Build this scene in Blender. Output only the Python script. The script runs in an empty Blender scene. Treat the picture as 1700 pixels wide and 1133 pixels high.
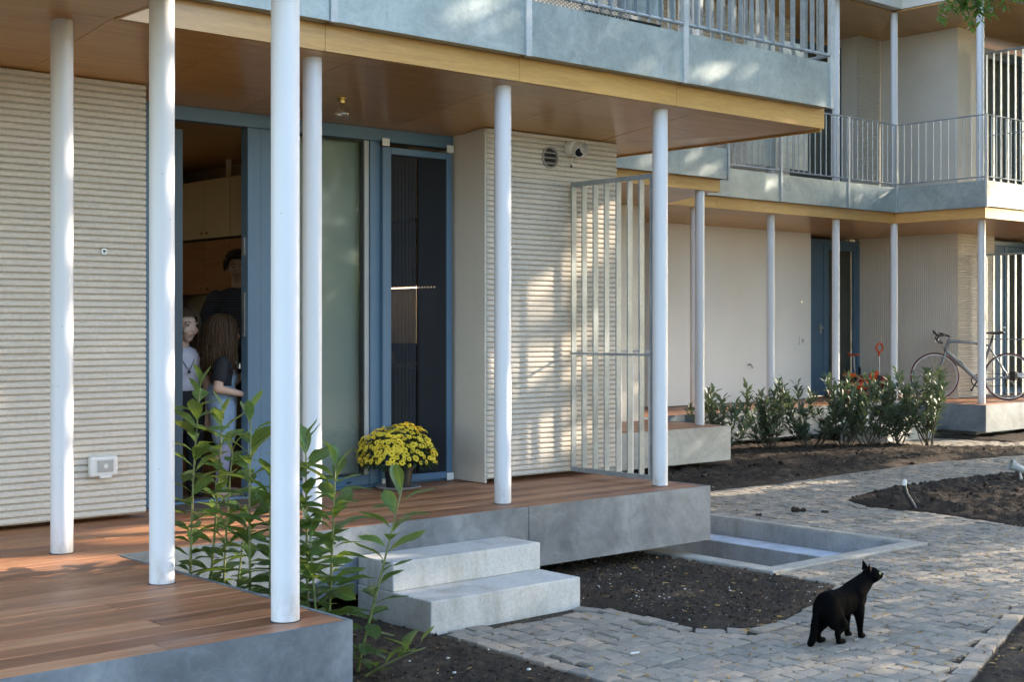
import bpy, bmesh, math, random
import numpy as np
from mathutils import Vector, Matrix, noise

R = math.radians
PI = math.pi
random.seed(7)
scene = bpy.context.scene
C = scene.collection

# ------------------------------------------------------------------ camera, sky, sun, exposure
cam_d = bpy.data.cameras.new('camera')
cam = bpy.data.objects.new('camera', cam_d)
C.objects.link(cam)
cam.location = (0, 0, 1.52)
cam.rotation_euler = (R(90), 0, R(48.75 - 90))
cam_d.sensor_width = 36
cam_d.lens = 48.28
cam_d.shift_y = -0.0156
cam_d.clip_start = 0.05
cam_d.clip_end = 500
scene.camera = cam

SUN = Vector((3.0, -1.0, 1.27)).normalized()        # direction towards the sun
world = bpy.data.worlds.new('World')
scene.world = world
world.use_nodes = True
wn = world.node_tree
bg = wn.nodes['Background']
sky = wn.nodes.new('ShaderNodeTexSky')
sky.sky_type = 'NISHITA'
sky.sun_disc = False
sky.sun_elevation = math.asin(SUN.z)
sky.sun_rotation = math.atan2(SUN.x, SUN.y)
sky.air_density = 1.0
sky.dust_density = 0.75
sky.ozone_density = 1.0
wn.links.new(sky.outputs[0], bg.inputs[0])
bg.inputs[1].default_value = 0.15
sun_d = bpy.data.lights.new('sun', 'SUN')
sun = bpy.data.objects.new('sun', sun_d)
C.objects.link(sun)
sun.rotation_euler = SUN.to_track_quat('Z', 'Y').to_euler()
sun_d.energy = 2.5
sun_d.angle = R(0.53)
sun_d.color = (1.0, 0.86, 0.68)
scene.view_settings.view_transform = 'Standard'
scene.view_settings.look = 'None'
scene.view_settings.gamma = 1
scene.view_settings.exposure = 2.48
scene.view_settings.use_curve_mapping = False
scene.cycles.max_bounces = 8
scene.cycles.transparent_max_bounces = 12
scene.cycles.caustics_reflective = False
scene.cycles.caustics_refractive = False

# ------------------------------------------------------------------ mesh helpers
class MB:
    def __init__(s):
        s.v = []; s.f = []
    def box(s, x0, x1, y0, y1, z0, z1):
        n = len(s.v)
        s.v += [(x0,y0,z0),(x1,y0,z0),(x1,y1,z0),(x0,y1,z0),(x0,y0,z1),(x1,y0,z1),(x1,y1,z1),(x0,y1,z1)]
        s.f += [tuple(n+i for i in q) for q in ((0,3,2,1),(4,5,6,7),(0,1,5,4),(1,2,6,5),(2,3,7,6),(3,0,4,7))]
        return s
    def poly(s, pts):
        n = len(s.v); s.v += [tuple(p) for p in pts]; s.f.append(tuple(range(n, n+len(pts)))); return s
    def prism(s, pts, z0, z1):
        n = len(s.v); k = len(pts)
        s.v += [(p[0],p[1],z0) for p in pts] + [(p[0],p[1],z1) for p in pts]
        s.f.append(tuple(n+i for i in reversed(range(k)))); s.f.append(tuple(n+k+i for i in range(k)))
        for i in range(k):
            j = (i+1) % k; s.f.append((n+i, n+j, n+k+j, n+k+i))
        return s
    def tube(s, pts, r, n=8, cap=True, flat=1.0):
        pts = [Vector(p) for p in pts]; m = len(pts); b = len(s.v)
        rr = r if isinstance(r, (list, tuple)) else [r]*m
        ref = None
        for i, p in enumerate(pts):
            t = (pts[min(i+1, m-1)] - pts[max(i-1, 0)]).normalized()
            if ref is None:
                ref = t.cross(Vector((0,0,1)))
                if ref.length < 0.05: ref = t.cross(Vector((0,1,0)))
                ref.normalize()
            u = (ref - t*ref.dot(t)).normalized(); w = t.cross(u); ref = u
            for k in range(n):
                a = 2*PI*k/n
                q = p + u*math.cos(a)*rr[i] + w*math.sin(a)*rr[i]*flat
                s.v.append(tuple(q))
        for i in range(m-1):
            for k in range(n):
                k2 = (k+1) % n
                s.f.append((b+i*n+k, b+i*n+k2, b+(i+1)*n+k2, b+(i+1)*n+k))
        if cap:
            s.f.append(tuple(b+k for k in reversed(range(n)))); s.f.append(tuple(b+(m-1)*n+k for k in range(n)))
        return s
    def lathe(s, prof, n=24, o=(0,0,0), axis='z', closed=False):
        b = len(s.v); m = len(prof)
        for r, h in prof:
            for k in range(n):
                a = 2*PI*k/n; x, y = r*math.cos(a), r*math.sin(a)
                p = {'z':(x,y,h), 'y':(x,h,y), 'x':(h,x,y)}[axis]
                s.v.append((p[0]+o[0], p[1]+o[1], p[2]+o[2]))
        for i in range(m-1 + (1 if closed else 0)):
            i2 = (i+1) % m
            for k in range(n):
                k2 = (k+1) % n; s.f.append((b+i*n+k, b+i*n+k2, b+i2*n+k2, b+i2*n+k))
        if not closed:
            if prof[0][0] > 1e-6: s.f.append(tuple(b+k for k in reversed(range(n))))
            if prof[-1][0] > 1e-6: s.f.append(tuple(b+(m-1)*n+k for k in range(n)))
        return s
    def ell(s, c, rad, n=12, rot=None):
        b = len(s.v); m = n//2+1
        rx, ry, rz = (rad,)*3 if not isinstance(rad, (tuple, list)) else rad
        for i in range(m):
            th = PI*i/(m-1)
            for k in range(n):
                a = 2*PI*k/n
                p = Vector((rx*math.sin(th)*math.cos(a), ry*math.sin(th)*math.sin(a), rz*math.cos(th)))
                if rot is not None: p = rot @ p
                s.v.append((p.x+c[0], p.y+c[1], p.z+c[2]))
        for i in range(m-1):
            for k in range(n):
                k2 = (k+1) % n
                s.f.append((b+i*n+k, b+(i+1)*n+k, b+(i+1)*n+k2, b+i*n+k2))
        return s
    def cap(s, p0, r0, p1, r1, n=12):
        p0, p1 = Vector(p0), Vector(p1); d = (p1-p0).normalized()
        pts = []; rr = []
        for a in (-85, -60, -30): pts.append(p0 + d*r0*math.sin(R(a))); rr.append(r0*math.cos(R(a)))
        for t in (0, .25, .5, .75, 1): pts.append(p0.lerp(p1, t)); rr.append(r0+(r1-r0)*t)
        for a in (30, 60, 85): pts.append(p1 + d*r1*math.sin(R(a))); rr.append(r1*math.cos(R(a)))
        return s.tube(pts, rr, n)
    def add(s, o, m=None):
        n = len(s.v)
        s.v += [tuple(m @ Vector(p)) for p in o.v] if m is not None else o.v
        s.f += [tuple(n+i for i in q) for q in o.f]
        return s

BASE = {}
def link(o, parent=None):
    C.objects.link(o)
    if parent is not None: o.parent = parent
    return o
def mesh(name, mb, mat=None, smooth=False, off=None):
    me = bpy.data.meshes.new(name)
    vs = mb.v if off is None else [(x-off[0], y-off[1], z-off[2]) for x, y, z in mb.v]
    me.from_pydata(vs, [], mb.f)
    if mat is not None: me.materials.append(mat)
    if smooth: me.polygons.foreach_set('use_smooth', [True]*len(me.polygons))
    me.update()
    return me
def obj(name, mb, mat, parent=None, smooth=False, bevel=0, kind=None, label=None, fix=True):
    """one mesh object; vertices in world metres, moved into the parent's frame"""
    off = BASE.get(parent.name, None) if parent is not None else None
    me = mesh(name, mb, mat, smooth, off)
    if fix:
        bm = bmesh.new(); bm.from_mesh(me); bmesh.ops.recalc_face_normals(bm, faces=bm.faces); bm.to_mesh(me); bm.free()
    o = link(bpy.data.objects.new(name, me), parent)
    BASE[o.name] = Vector(off) if off is not None else Vector((0,0,0))
    if bevel:
        m = o.modifiers.new('edge', 'BEVEL'); m.width = bevel; m.segments = 2; m.limit_method = 'ANGLE'; m.angle_limit = R(40)
    if smooth == 'auto':
        me.polygons.foreach_set('use_smooth', [True]*len(me.polygons))
        for e in me.edges: pass
        try: me.set_sharp_from_angle(angle=R(40))
        except Exception: pass
    if kind: o['kind'] = kind
    if label: o['label'] = label
    return o
def inst(name, me, parent, loc=(0,0,0), rot=(0,0,0), scale=(1,1,1)):
    o = link(bpy.data.objects.new(name, me), parent)
    b = BASE.get(parent.name, Vector((0,0,0))) if parent is not None else Vector((0,0,0))
    o.location = Vector(loc) - b; o.rotation_euler = rot; o.scale = scale
    return o
def tag(o, label=None, cat=None, group=None, kind=None):
    if label: o['label'] = label
    if cat: o['category'] = cat
    if group: o['group'] = group
    if kind: o['kind'] = kind
    return o
def thing(name, label, cat, loc=(0,0,0), group=None, kind='thing'):
    o = bpy.data.objects.new(name, None); C.objects.link(o)
    o.empty_display_size = .1
    o.location = loc; BASE[o.name] = Vector(loc)
    return tag(o, label, cat, group, kind)
def rot_root(o, rz=0, loc=None, rx=0, ry=0):
    o.rotation_euler = (rx, ry, rz)
    if loc is not None: o.location = loc
def dup(root, loc, rz, label):
    r = root.copy(); C.objects.link(r); r.location = loc; r.rotation_euler = (0,0,rz); r['label'] = label
    for ch in list(root.children):
        c = ch.copy(); C.objects.link(c); c.parent = r
        for g in list(ch.children):
            d = g.copy(); C.objects.link(d); d.parent = c
    return r
def remesh(o, voxel, it=6, fac=0.5, sub=0):
    m = o.modifiers.new('skin', 'REMESH'); m.mode = 'VOXEL'; m.voxel_size = voxel; m.use_smooth_shade = True
    s = o.modifiers.new('soft', 'SMOOTH'); s.factor = fac; s.iterations = it
    dg = bpy.context.evaluated_depsgraph_get()
    me = bpy.data.meshes.new_from_object(o.evaluated_get(dg))
    o.modifiers.clear()
    old = o.data; o.data = me
    me.polygons.foreach_set('use_smooth', [True]*len(me.polygons))
    return o

# ------------------------------------------------------------------ materials
def nmat(name):
    m = bpy.data.materials.new(name); m.use_nodes = True
    nt = m.node_tree; b = nt.nodes['Principled BSDF']
    return m, nt, b
def N(nt, t, **kw):
    n = nt.nodes.new(t)
    for k, v in kw.items():
        if k in n.inputs.keys() if isinstance(k, str) else False: n.inputs[k].default_value = v
        else: setattr(n, k, v)
    return n
def coords(nt, stretch=(1,1,1), rot=(0,0,0), coord='Object', jitter=False):
    tc = nt.nodes.new('ShaderNodeTexCoord'); mp = nt.nodes.new('ShaderNodeMapping')
    mp.inputs['Scale'].default_value = stretch; mp.inputs['Rotation'].default_value = rot
    if jitter:
        oi = nt.nodes.new('ShaderNodeObjectInfo'); mu = nt.nodes.new('ShaderNodeVectorMath'); mu.operation = 'MULTIPLY_ADD'
        cmb = nt.nodes.new('ShaderNodeCombineXYZ')
        for i in range(3): nt.links.new(oi.outputs['Random'], cmb.inputs[i])
        nt.links.new(cmb.outputs[0], mu.inputs[0]); mu.inputs[1].default_value = (37, 53, 71)
        nt.links.new(tc.outputs[coord], mu.inputs[2]); nt.links.new(mu.outputs[0], mp.inputs['Vector'])
    else:
        nt.links.new(tc.outputs[coord], mp.inputs['Vector'])
    return mp.outputs[0]
def noise_tex(nt, vec, scale, detail=4, rough=.55, dist=0):
    n = nt.nodes.new('ShaderNodeTexNoise'); n.inputs['Scale'].default_value = scale; n.inputs['Detail'].default_value = detail
    n.inputs['Roughness'].default_value = rough; n.inputs['Distortion'].default_value = dist
    nt.links.new(vec, n.inputs['Vector']); return n.outputs['Fac']
def ramp(nt, fac, stops):
    r = nt.nodes.new('ShaderNodeValToRGB'); e = r.color_ramp.elements
    while len(e) < len(stops): e.new(.5)
    for i, (p, c) in enumerate(stops):
        e[i].position = p; e[i].color = (*c, 1) if len(c) == 3 else c
    nt.links.new(fac, r.inputs[0]); return r.outputs[0]
def maprange(nt, fac, a, b, c, d):
    m = nt.nodes.new('ShaderNodeMapRange')
    for i, v in enumerate((a, b, c, d)): m.inputs[i+1].default_value = v
    nt.links.new(fac, m.inputs[0]); return m.outputs[0]
def mixc(nt, a, b, fac, mode='MIX'):
    m = nt.nodes.new('ShaderNodeMix'); m.data_type = 'RGBA'; m.blend_type = mode
    for sock, v in ((m.inputs[6], a), (m.inputs[7], b), (m.inputs[0], fac)):
        if hasattr(v, 'is_linked') or hasattr(v, 'node'): nt.links.new(v, sock)
        else: sock.default_value = (*v, 1) if isinstance(v, tuple) and len(v) == 3 else v
    return m.outputs[2]
def bump(nt, b, h, strength=.3, dist=.01):
    bp = nt.nodes.new('ShaderNodeBump'); bp.inputs['Strength'].default_value = strength; bp.inputs['Distance'].default_value = dist
    nt.links.new(h, bp.inputs['Height']); nt.links.new(bp.outputs[0], b.inputs['Normal'])
def simple(name, c1, c2=None, scale=8, rough=.5, metal=0, stretch=(1,1,1), bmp=0, bdist=.004, spec=.5, rvar=0, jitter=False, lo=.35, hi=.65, coat=0, fine=None):
    m, nt, b = nmat(name)
    b.inputs['Metallic'].default_value = metal; b.inputs['Roughness'].default_value = rough
    b.inputs['Specular IOR Level'].default_value = spec
    if coat: b.inputs['Coat Weight'].default_value = coat; b.inputs['Coat Roughness'].default_value = .12
    if c2 is None:
        c2 = tuple(x*.85 for x in c1)
    v = coords(nt, stretch, jitter=jitter)
    f = noise_tex(nt, v, scale)
    col = ramp(nt, f, [(lo, c1), (hi, c2)])
    if fine:
        f2 = noise_tex(nt, v, fine, 3)
        col = mixc(nt, col, ramp(nt, f2, [(.3, (.90,.90,.90)), (.7, (1.06,1.06,1.06))]), 1.0, 'MULTIPLY')
        f = f2
    nt.links.new(col, b.inputs['Base Color'])
    if rvar: nt.links.new(maprange(nt, f, .3, .7, rough-rvar, rough+rvar), b.inputs['Roughness'])
    if bmp: bump(nt, b, f, bmp, bdist)
    return m
def objvar(nt, col, lo=.75, hi=1.2, sat=None):
    oi = nt.nodes.new('ShaderNodeObjectInfo')
    return mixc(nt, col, ramp(nt, oi.outputs['Random'], [(0, (lo,)*3), (1, (hi,)*3)]), 1.0, 'MULTIPLY')

def galv(name, c1, c2, c3, metal=.55, rough=.42, tilt=0.5):
    m, nt, b = nmat(name)
    v = coords(nt, (1,1,1)); f1 = noise_tex(nt, v, 1.7, 6, .62, .8)
    v2 = coords(nt, (2.2,2.2,2.6), (0, tilt, 0)); f2 = noise_tex(nt, v2, 2.2, 7, .66, 2.2)
    f3 = noise_tex(nt, v, 40, 3)
    col = ramp(nt, f1, [(.32, c1), (.5, c2), (.68, c3)])
    col = mixc(nt, col, ramp(nt, f2, [(.3, (.78,.80,.82)), (.72, (1.18,1.18,1.16))]), .8, 'MULTIPLY')
    col = mixc(nt, col, ramp(nt, f3, [(.3, (.93,.93,.93)), (.7, (1.06,1.06,1.06))]), .8, 'MULTIPLY')
    f4 = noise_tex(nt, coords(nt, (1,1,1.3)), 2.3, 2, .5, 3.0)
    line = ramp(nt, f4, [(.485, (0,0,0)), (.5, (1,1,1)), (.515, (0,0,0))])
    col = mixc(nt, col, tuple(min(1, x*1.5) for x in c3), mixc(nt, (0,0,0), line, .10))
    nt.links.new(col, b.inputs['Base Color'])
    b.inputs['Metallic'].default_value = metal
    nt.links.new(maprange(nt, f2, .3, .7, rough-.1, rough+.12), b.inputs['Roughness'])
    bump(nt, b, f2, .06, .01)
    return m
def ply(name, c1, c2, rough=.3, along='x'):
    m, nt, b = nmat(name)
    st = {'x': (.7, 9, 9), 'y': (9, .7, 9)}[along]
    v = coords(nt, st, jitter=True); f = noise_tex(nt, v, 1.6, 5, .6, 1.6)
    v2 = coords(nt, tuple(x*3 for x in st)); f2 = noise_tex(nt, v2, 6, 3)
    f3 = noise_tex(nt, coords(nt, (1,1,1)), .9, 3)
    col = ramp(nt, f, [(.3, c1), (.7, c2)])
    col = mixc(nt, col, ramp(nt, f2, [(.3, (.86,.84,.8)), (.7, (1.1,1.1,1.1))]), .7, 'MULTIPLY')
    col = mixc(nt, col, ramp(nt, f3, [(.3, (.85,.83,.8)), (.7, (1.1,1.1,1.1))]), .8, 'MULTIPLY')
    nt.links.new(objvar(nt, col, .92, 1.06), b.inputs['Base Color'])
    b.inputs['Roughness'].default_value = rough
    b.inputs['Coat Weight'].default_value = .35; b.inputs['Coat Roughness'].default_value = .16
    bump(nt, b, f2, .05, .002)
    return m
def plank_mat():
    m, nt, b = nmat('deck_timber')
    v = coords(nt, (.8, 14, 14), jitter=True); f = noise_tex(nt, v, 2.2, 6, .62, .9)
    v2 = coords(nt, (3, 60, 60), jitter=True); f2 = noise_tex(nt, v2, 4, 3)
    oi = nt.nodes.new('ShaderNodeObjectInfo')
    tone = ramp(nt, oi.outputs['Random'], [(0, (.20,.078,.034)), (.3, (.33,.14,.062)), (.6, (.44,.21,.10)), (.8, (.36,.165,.085)), (1, (.25,.108,.056))])
    col = mixc(nt, tone, ramp(nt, f, [(.28, (.45,.41,.38)), (.5, (1,1,1)), (.75, (1.4,1.35,1.25))]), 1.0, 'MULTIPLY')
    col = mixc(nt, col, ramp(nt, f2, [(.35, (.8,.8,.8)), (.7, (1.1,1.1,1.1))]), .8, 'MULTIPLY')
    f3 = noise_tex(nt, coords(nt, (1,1,1)), 2.2, 4, .6)
    col = mixc(nt, col, (.30,.22,.17), ramp(nt, f3, [(.55, (0,0,0)), (.8, (.45,.45,.45))]))
    nt.links.new(col, b.inputs['Base Color'])
    nt.links.new(maprange(nt, f3, .3, .7, .38, .6), b.inputs['Roughness'])
    bump(nt, b, f, .12, .003)
    return m
def concrete(name, c1, c2):
    m, nt, b = nmat(name)
    v = coords(nt); f1 = noise_tex(nt, v, 3.2, 6, .65); f2 = noise_tex(nt, v, 60, 4, .6); f3 = noise_tex(nt, v, 14, 3)
    col = ramp(nt, f1, [(.3, c1), (.7, c2)])
    col = mixc(nt, col, ramp(nt, f2, [(.3, (.82,.82,.82)), (.6, (1.05,1.05,1.05))]), .8, 'MULTIPLY')
    vo = nt.nodes.new('ShaderNodeTexVoronoi'); vo.inputs['Scale'].default_value = 38; nt.links.new(v, vo.inputs['Vector'])
    pores = ramp(nt, vo.outputs['Distance'], [(.05, (.45,.44,.42)), (.13, (1,1,1))])
    gate = ramp(nt, f3, [(.55, (0,0,0)), (.62, (1,1,1))])
    col = mixc(nt, col, pores, gate, 'MULTIPLY')
    f5 = noise_tex(nt, coords(nt, (2.2,2.2,.5)), 2.4, 5, .7)
    col = mixc(nt, col, ramp(nt, f5, [(.36, (.80,.78,.74)), (.52, (1,1,1))]), 1.0, 'MULTIPLY')
    nt.links.new(col, b.inputs['Base Color']); b.inputs['Roughness'].default_value = .82
    bump(nt, b, f2, .25, .003)
    return m
def leaf_mat(name, top, thru, rough=.32, vary=True, trans=.35, vein=False):
    m = bpy.data.materials.new(name); m.use_nodes = True; nt = m.node_tree; b = nt.nodes['Principled BSDF']; out = nt.nodes['Material Output']
    v = coords(nt, jitter=True); f = noise_tex(nt, v, 9, 3)
    col = ramp(nt, f, [(.3, tuple(x*.7 for x in top)), (.7, tuple(x*1.35 for x in top))])
    if vary: col = objvar(nt, col, .65, 1.5)
    if vein:
        sp = nt.nodes.new('ShaderNodeSeparateXYZ'); nt.links.new(coords(nt), sp.inputs[0])
        ab = nt.nodes.new('ShaderNodeMath'); ab.operation = 'ABSOLUTE'; nt.links.new(sp.outputs['Y'], ab.inputs[0])
        sk = nt.nodes.new('ShaderNodeMath'); sk.operation = 'MULTIPLY_ADD'; sk.inputs[1].default_value = -.55; nt.links.new(ab.outputs[0], sk.inputs[0]); nt.links.new(sp.outputs['X'], sk.inputs[2])
        sn = nt.nodes.new('ShaderNodeMath'); sn.operation = 'SINE'; mu = nt.nodes.new('ShaderNodeMath'); mu.operation = 'MULTIPLY'; mu.inputs[1].default_value = 62
        nt.links.new(sk.outputs[0], mu.inputs[0]); nt.links.new(mu.outputs[0], sn.inputs[0])
        light = tuple(min(1, x*2.3) for x in top)
        col = mixc(nt, col, light, ramp(nt, ab.outputs[0], [(.006, (.8,.8,.8)), (.016, (0,0,0))]))
        col = mixc(nt, col, light, ramp(nt, sn.outputs[0], [(.82, (0,0,0)), (1, (.22,.22,.22))]))
        bump(nt, b, sn.outputs[0], .12, .01)
    nt.links.new(col, b.inputs['Base Color']); b.inputs['Roughness'].default_value = rough
    t = nt.nodes.new('ShaderNodeBsdfTranslucent'); t.inputs[0].default_value = (*thru, 1)
    mx = nt.nodes.new('ShaderNodeMixShader'); mx.inputs[0].default_value = trans
    nt.links.new(b.outputs[0], mx.inputs[1]); nt.links.new(t.outputs[0], mx.inputs[2]); nt.links.new(mx.outputs[0], out.inputs[0])
    return m
def glass_mat(name='window_glass', tint=(.93,.96,.95), f0=.038):
    m = bpy.data.materials.new(name); m.use_nodes = True; nt = m.node_tree; nt.nodes.remove(nt.nodes['Principled BSDF']); out = nt.nodes['Material Output']
    g = nt.nodes.new('ShaderNodeBsdfGlossy'); g.inputs['Roughness'].default_value = .05
    t = nt.nodes.new('ShaderNodeBsdfTransparent'); t.inputs[0].default_value = (*tint, 1)
    fr = nt.nodes.new('ShaderNodeLayerWeight'); fr.inputs[0].default_value = .5
    pw = nt.nodes.new('ShaderNodeMath'); pw.operation = 'POWER'; pw.inputs[1].default_value = 5; nt.links.new(fr.outputs['Facing'], pw.inputs[0])
    k = nt.nodes.new('ShaderNodeMath'); k.operation = 'MULTIPLY_ADD'; k.inputs[1].default_value = .9; k.inputs[2].default_value = f0; k.use_clamp = True
    nt.links.new(pw.outputs[0], k.inputs[0])
    mx = nt.nodes.new('ShaderNodeMixShader')
    nt.links.new(k.outputs[0], mx.inputs[0]); nt.links.new(t.outputs[0], mx.inputs[1]); nt.links.new(g.outputs[0], mx.inputs[2]); nt.links.new(mx.outputs[0], out.inputs[0])
    return m
def veil(name, col, opac):
    m = bpy.data.materials.new(name); m.use_nodes = True; nt = m.node_tree; b = nt.nodes['Principled BSDF']; out = nt.nodes['Material Output']
    b.inputs['Base Color'].default_value = (*col, 1); b.inputs['Roughness'].default_value = .8
    t = nt.nodes.new('ShaderNodeBsdfTransparent'); mx = nt.nodes.new('ShaderNodeMixShader'); mx.inputs[0].default_value = opac
    nt.links.new(t.outputs[0], mx.inputs[1]); nt.links.new(b.outputs[0], mx.inputs[2]); nt.links.new(mx.outputs[0], out.inputs[0])
    return m
def emit(name, col, s):
    m, nt, b = nmat(name); b.inputs['Base Color'].default_value = (*col, 1); b.inputs['Emission Color'].default_value = (*col, 1); b.inputs['Emission Strength'].default_value = s
    return m
def stripes(name, c1, c2, scale):
    m, nt, b = nmat(name); v = coords(nt)
    w = nt.nodes.new('ShaderNodeTexWave'); w.bands_direction = 'Z'; w.inputs['Scale'].default_value = scale; nt.links.new(v, w.inputs['Vector'])
    nt.links.new(ramp(nt, w.outputs['Fac'], [(.55, c1), (.75, c2)]), b.inputs['Base Color']); b.inputs['Roughness'].default_value = .9
    return m
def stone_mat():
    m, nt, b = nmat('granite_sett')
    v = coords(nt, jitter=True); f = noise_tex(nt, v, 30, 5, .6); f2 = noise_tex(nt, v, 160, 2)
    geo = nt.nodes.new('ShaderNodeNewGeometry')
    oi = nt.nodes.new('ShaderNodeObjectInfo')
    sm = nt.nodes.new('ShaderNodeMath'); sm.operation = 'ADD'; nt.links.new(geo.outputs['Random Per Island'], sm.inputs[0]); nt.links.new(oi.outputs['Random'], sm.inputs[1])
    fr = nt.nodes.new('ShaderNodeMath'); fr.operation = 'FRACT'; nt.links.new(sm.outputs[0], fr.inputs[0])
    tone = ramp(nt, fr.outputs[0], [(0, (.21,.187,.155)), (.3, (.305,.27,.222)), (.62, (.26,.23,.193)), (.9, (.34,.29,.23)), (1, (.38,.29,.215))])
    col = mixc(nt, tone, ramp(nt, f, [(.3, (.8,.8,.8)), (.7, (1.15,1.15,1.15))]), 1.0, 'MULTIPLY')
    col = mixc(nt, col, ramp(nt, f2, [(.3, (.88,.88,.88)), (.7, (1.1,1.1,1.1))]), .8, 'MULTIPLY')
    dust = noise_tex(nt, coords(nt), 1.6, 4, .6)
    col = mixc(nt, col, (.33,.29,.23), ramp(nt, dust, [(.5, (0,0,0)), (.75, (.4,.4,.4))]))
    nt.links.new(col, b.inputs['Base Color']); b.inputs['Roughness'].default_value = .88; b.inputs['Specular IOR Level'].default_value = .15
    bump(nt, b, f, .3, .003)
    return m
def soil_mat(name, c1, c2, c3):
    m, nt, b = nmat(name); v = coords(nt)
    f = noise_tex(nt, v, 2.0, 5, .6); f2 = noise_tex(nt, v, 45, 5, .7); f3 = noise_tex(nt, v, 120, 2)
    col = ramp(nt, f, [(.3, c1), (.55, c2), (.75, c3)])
    col = mixc(nt, col, ramp(nt, f2, [(.3, (.55,.55,.55)), (.7, (1.4,1.38,1.3))]), 1.0, 'MULTIPLY')
    nt.links.new(col, b.inputs['Base Color']); b.inputs['Roughness'].default_value = .95; b.inputs['Specular IOR Level'].default_value = .15
    bump(nt, b, f2, .8, .02)
    return m

M = {}
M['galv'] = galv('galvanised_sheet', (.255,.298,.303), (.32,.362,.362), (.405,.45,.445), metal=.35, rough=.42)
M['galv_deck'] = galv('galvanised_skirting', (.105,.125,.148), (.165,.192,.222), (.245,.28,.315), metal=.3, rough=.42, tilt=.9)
M['galv_bar'] = galv('galvanised_bar', (.23,.255,.275), (.30,.33,.35), (.38,.41,.43), metal=.35, rough=.4)
M['galv_post'] = galv('pale_galvanised_post', (.40,.41,.41), (.47,.475,.47), (.55,.55,.54), metal=.2, rough=.5)
M['white'] = simple('white_paint', (.64,.64,.662), (.62,.62,.642), 3, .42, rvar=.04)
def post_paint():
    m = M['white'].copy(); m.name = 'white_post_paint'; nt = m.node_tree; b = nt.nodes['Principled BSDF']
    old = b.inputs['Base Color'].links[0].from_socket
    sp = nt.nodes.new('ShaderNodeSeparateXYZ'); nt.links.new(coords(nt), sp.inputs[0])
    f = noise_tex(nt, coords(nt, (1,1,.35), jitter=True), 22, 5, .65)
    foot = maprange(nt, sp.outputs['Z'], .0, .16, .8, 0)
    mu = nt.nodes.new('ShaderNodeMath'); mu.operation = 'MULTIPLY'; nt.links.new(foot, mu.inputs[0]); nt.links.new(ramp(nt, f, [(.38, (0,0,0)), (.66, (1,1,1))]), mu.inputs[1])
    col = mixc(nt, old, (.36,.31,.25), mu.outputs[0])
    f2 = noise_tex(nt, coords(nt, (1,1,1), jitter=True), 45, 2)
    col = mixc(nt, col, (.40,.38,.36), ramp(nt, f2, [(.735, (0,0,0)), (.76, (.7,.7,.7))]))
    nt.links.new(col, b.inputs['Base Color']); return m
M['post'] = post_paint()
M['ply_soffit'] = ply('varnished_plywood', (.48,.245,.075), (.63,.355,.12), .30, 'x')
M['ply_edge'] = ply('varnished_plywood_edge', (.50,.265,.075), (.63,.365,.12), .34, 'x')
M['ply_edge_y'] = ply('varnished_plywood_edge_deep', (.50,.265,.075), (.62,.355,.12), .34, 'y')
M['render'] = simple('ribbed_render', (.61,.55,.475), (.55,.49,.415), 1.8, .85, fine=50, bmp=.06, bdist=.002, lo=.3, hi=.75)
M['render_s'] = simple('smooth_render', (.61,.56,.49), (.53,.485,.42), 1.3, .85, fine=90, bmp=.25, bdist=.002, lo=.3, hi=.75)
M['render_far'] = simple('pale_render', (.76,.735,.715), (.71,.685,.66), 1.3, .85, fine=90, bmp=.2, bdist=.002, lo=.3, hi=.75)
M['deck'] = plank_mat()
M['blue'] = simple('blue_frame_paint', (.094,.165,.245), (.082,.148,.22), 2, .38, rvar=.05)
M['navy'] = simple('dark_blue_paint', (.045,.075,.11), (.035,.06,.09), 2, .4)
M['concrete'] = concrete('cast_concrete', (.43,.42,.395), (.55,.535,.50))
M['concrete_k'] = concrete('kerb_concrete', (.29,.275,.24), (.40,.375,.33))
M['concrete_d'] = concrete('dark_concrete', (.20,.205,.215), (.33,.335,.345))  # darker blue-grey concrete for the well and the plinths
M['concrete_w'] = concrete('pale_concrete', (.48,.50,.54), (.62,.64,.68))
M['stone'] = stone_mat()
M['joint'] = soil_mat('joint_grit', (.04,.033,.026), (.065,.054,.042), (.11,.092,.07))
M['soil'] = soil_mat('garden_soil', (.038,.029,.022), (.056,.042,.032), (.084,.064,.049))
M['ground'] = soil_mat('bare_ground', (.07,.055,.04), (.10,.08,.06), (.13,.105,.08))
M['leaf'] = leaf_mat('laurel_leaf', (.064,.112,.036), (.26,.36,.06), .30, vein=True)
M['leaf_far'] = leaf_mat('shrub_leaf', (.082,.112,.07), (.14,.20,.07), .5, vary=False, trans=.18)
M['leaf_tree'] = leaf_mat('tree_leaf', (.055,.115,.022), (.24,.40,.05), .4, vary=False, trans=.35)
M['stem'] = simple('green_stem', (.10,.16,.035), (.16,.14,.06), 5, .5)
M['bark'] = simple('bark', (.09,.07,.05), (.05,.04,.03), 12, .9, stretch=(1,1,.2), bmp=.6, bdist=.02)
M['glass'] = glass_mat()
M['black'] = simple('black_plastic', (.012,.012,.013), (.02,.02,.022), 6, .42)
M['rubber'] = simple('black_rubber', (.015,.015,.015), (.025,.025,.025), 9, .7)
M['plastic_w'] = simple('white_plastic', (.72,.70,.66), (.66,.64,.60), 4, .4)
M['plastic_g'] = simple('grey_plastic', (.42,.41,.39), (.36,.35,.33), 4, .45)
M['steel'] = simple('brushed_steel', (.55,.55,.55), (.45,.45,.46), 20, .3, metal=.9)
M['brass'] = simple('brass', (.55,.38,.14), (.45,.30,.10), 10, .3, metal=.9)

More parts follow.
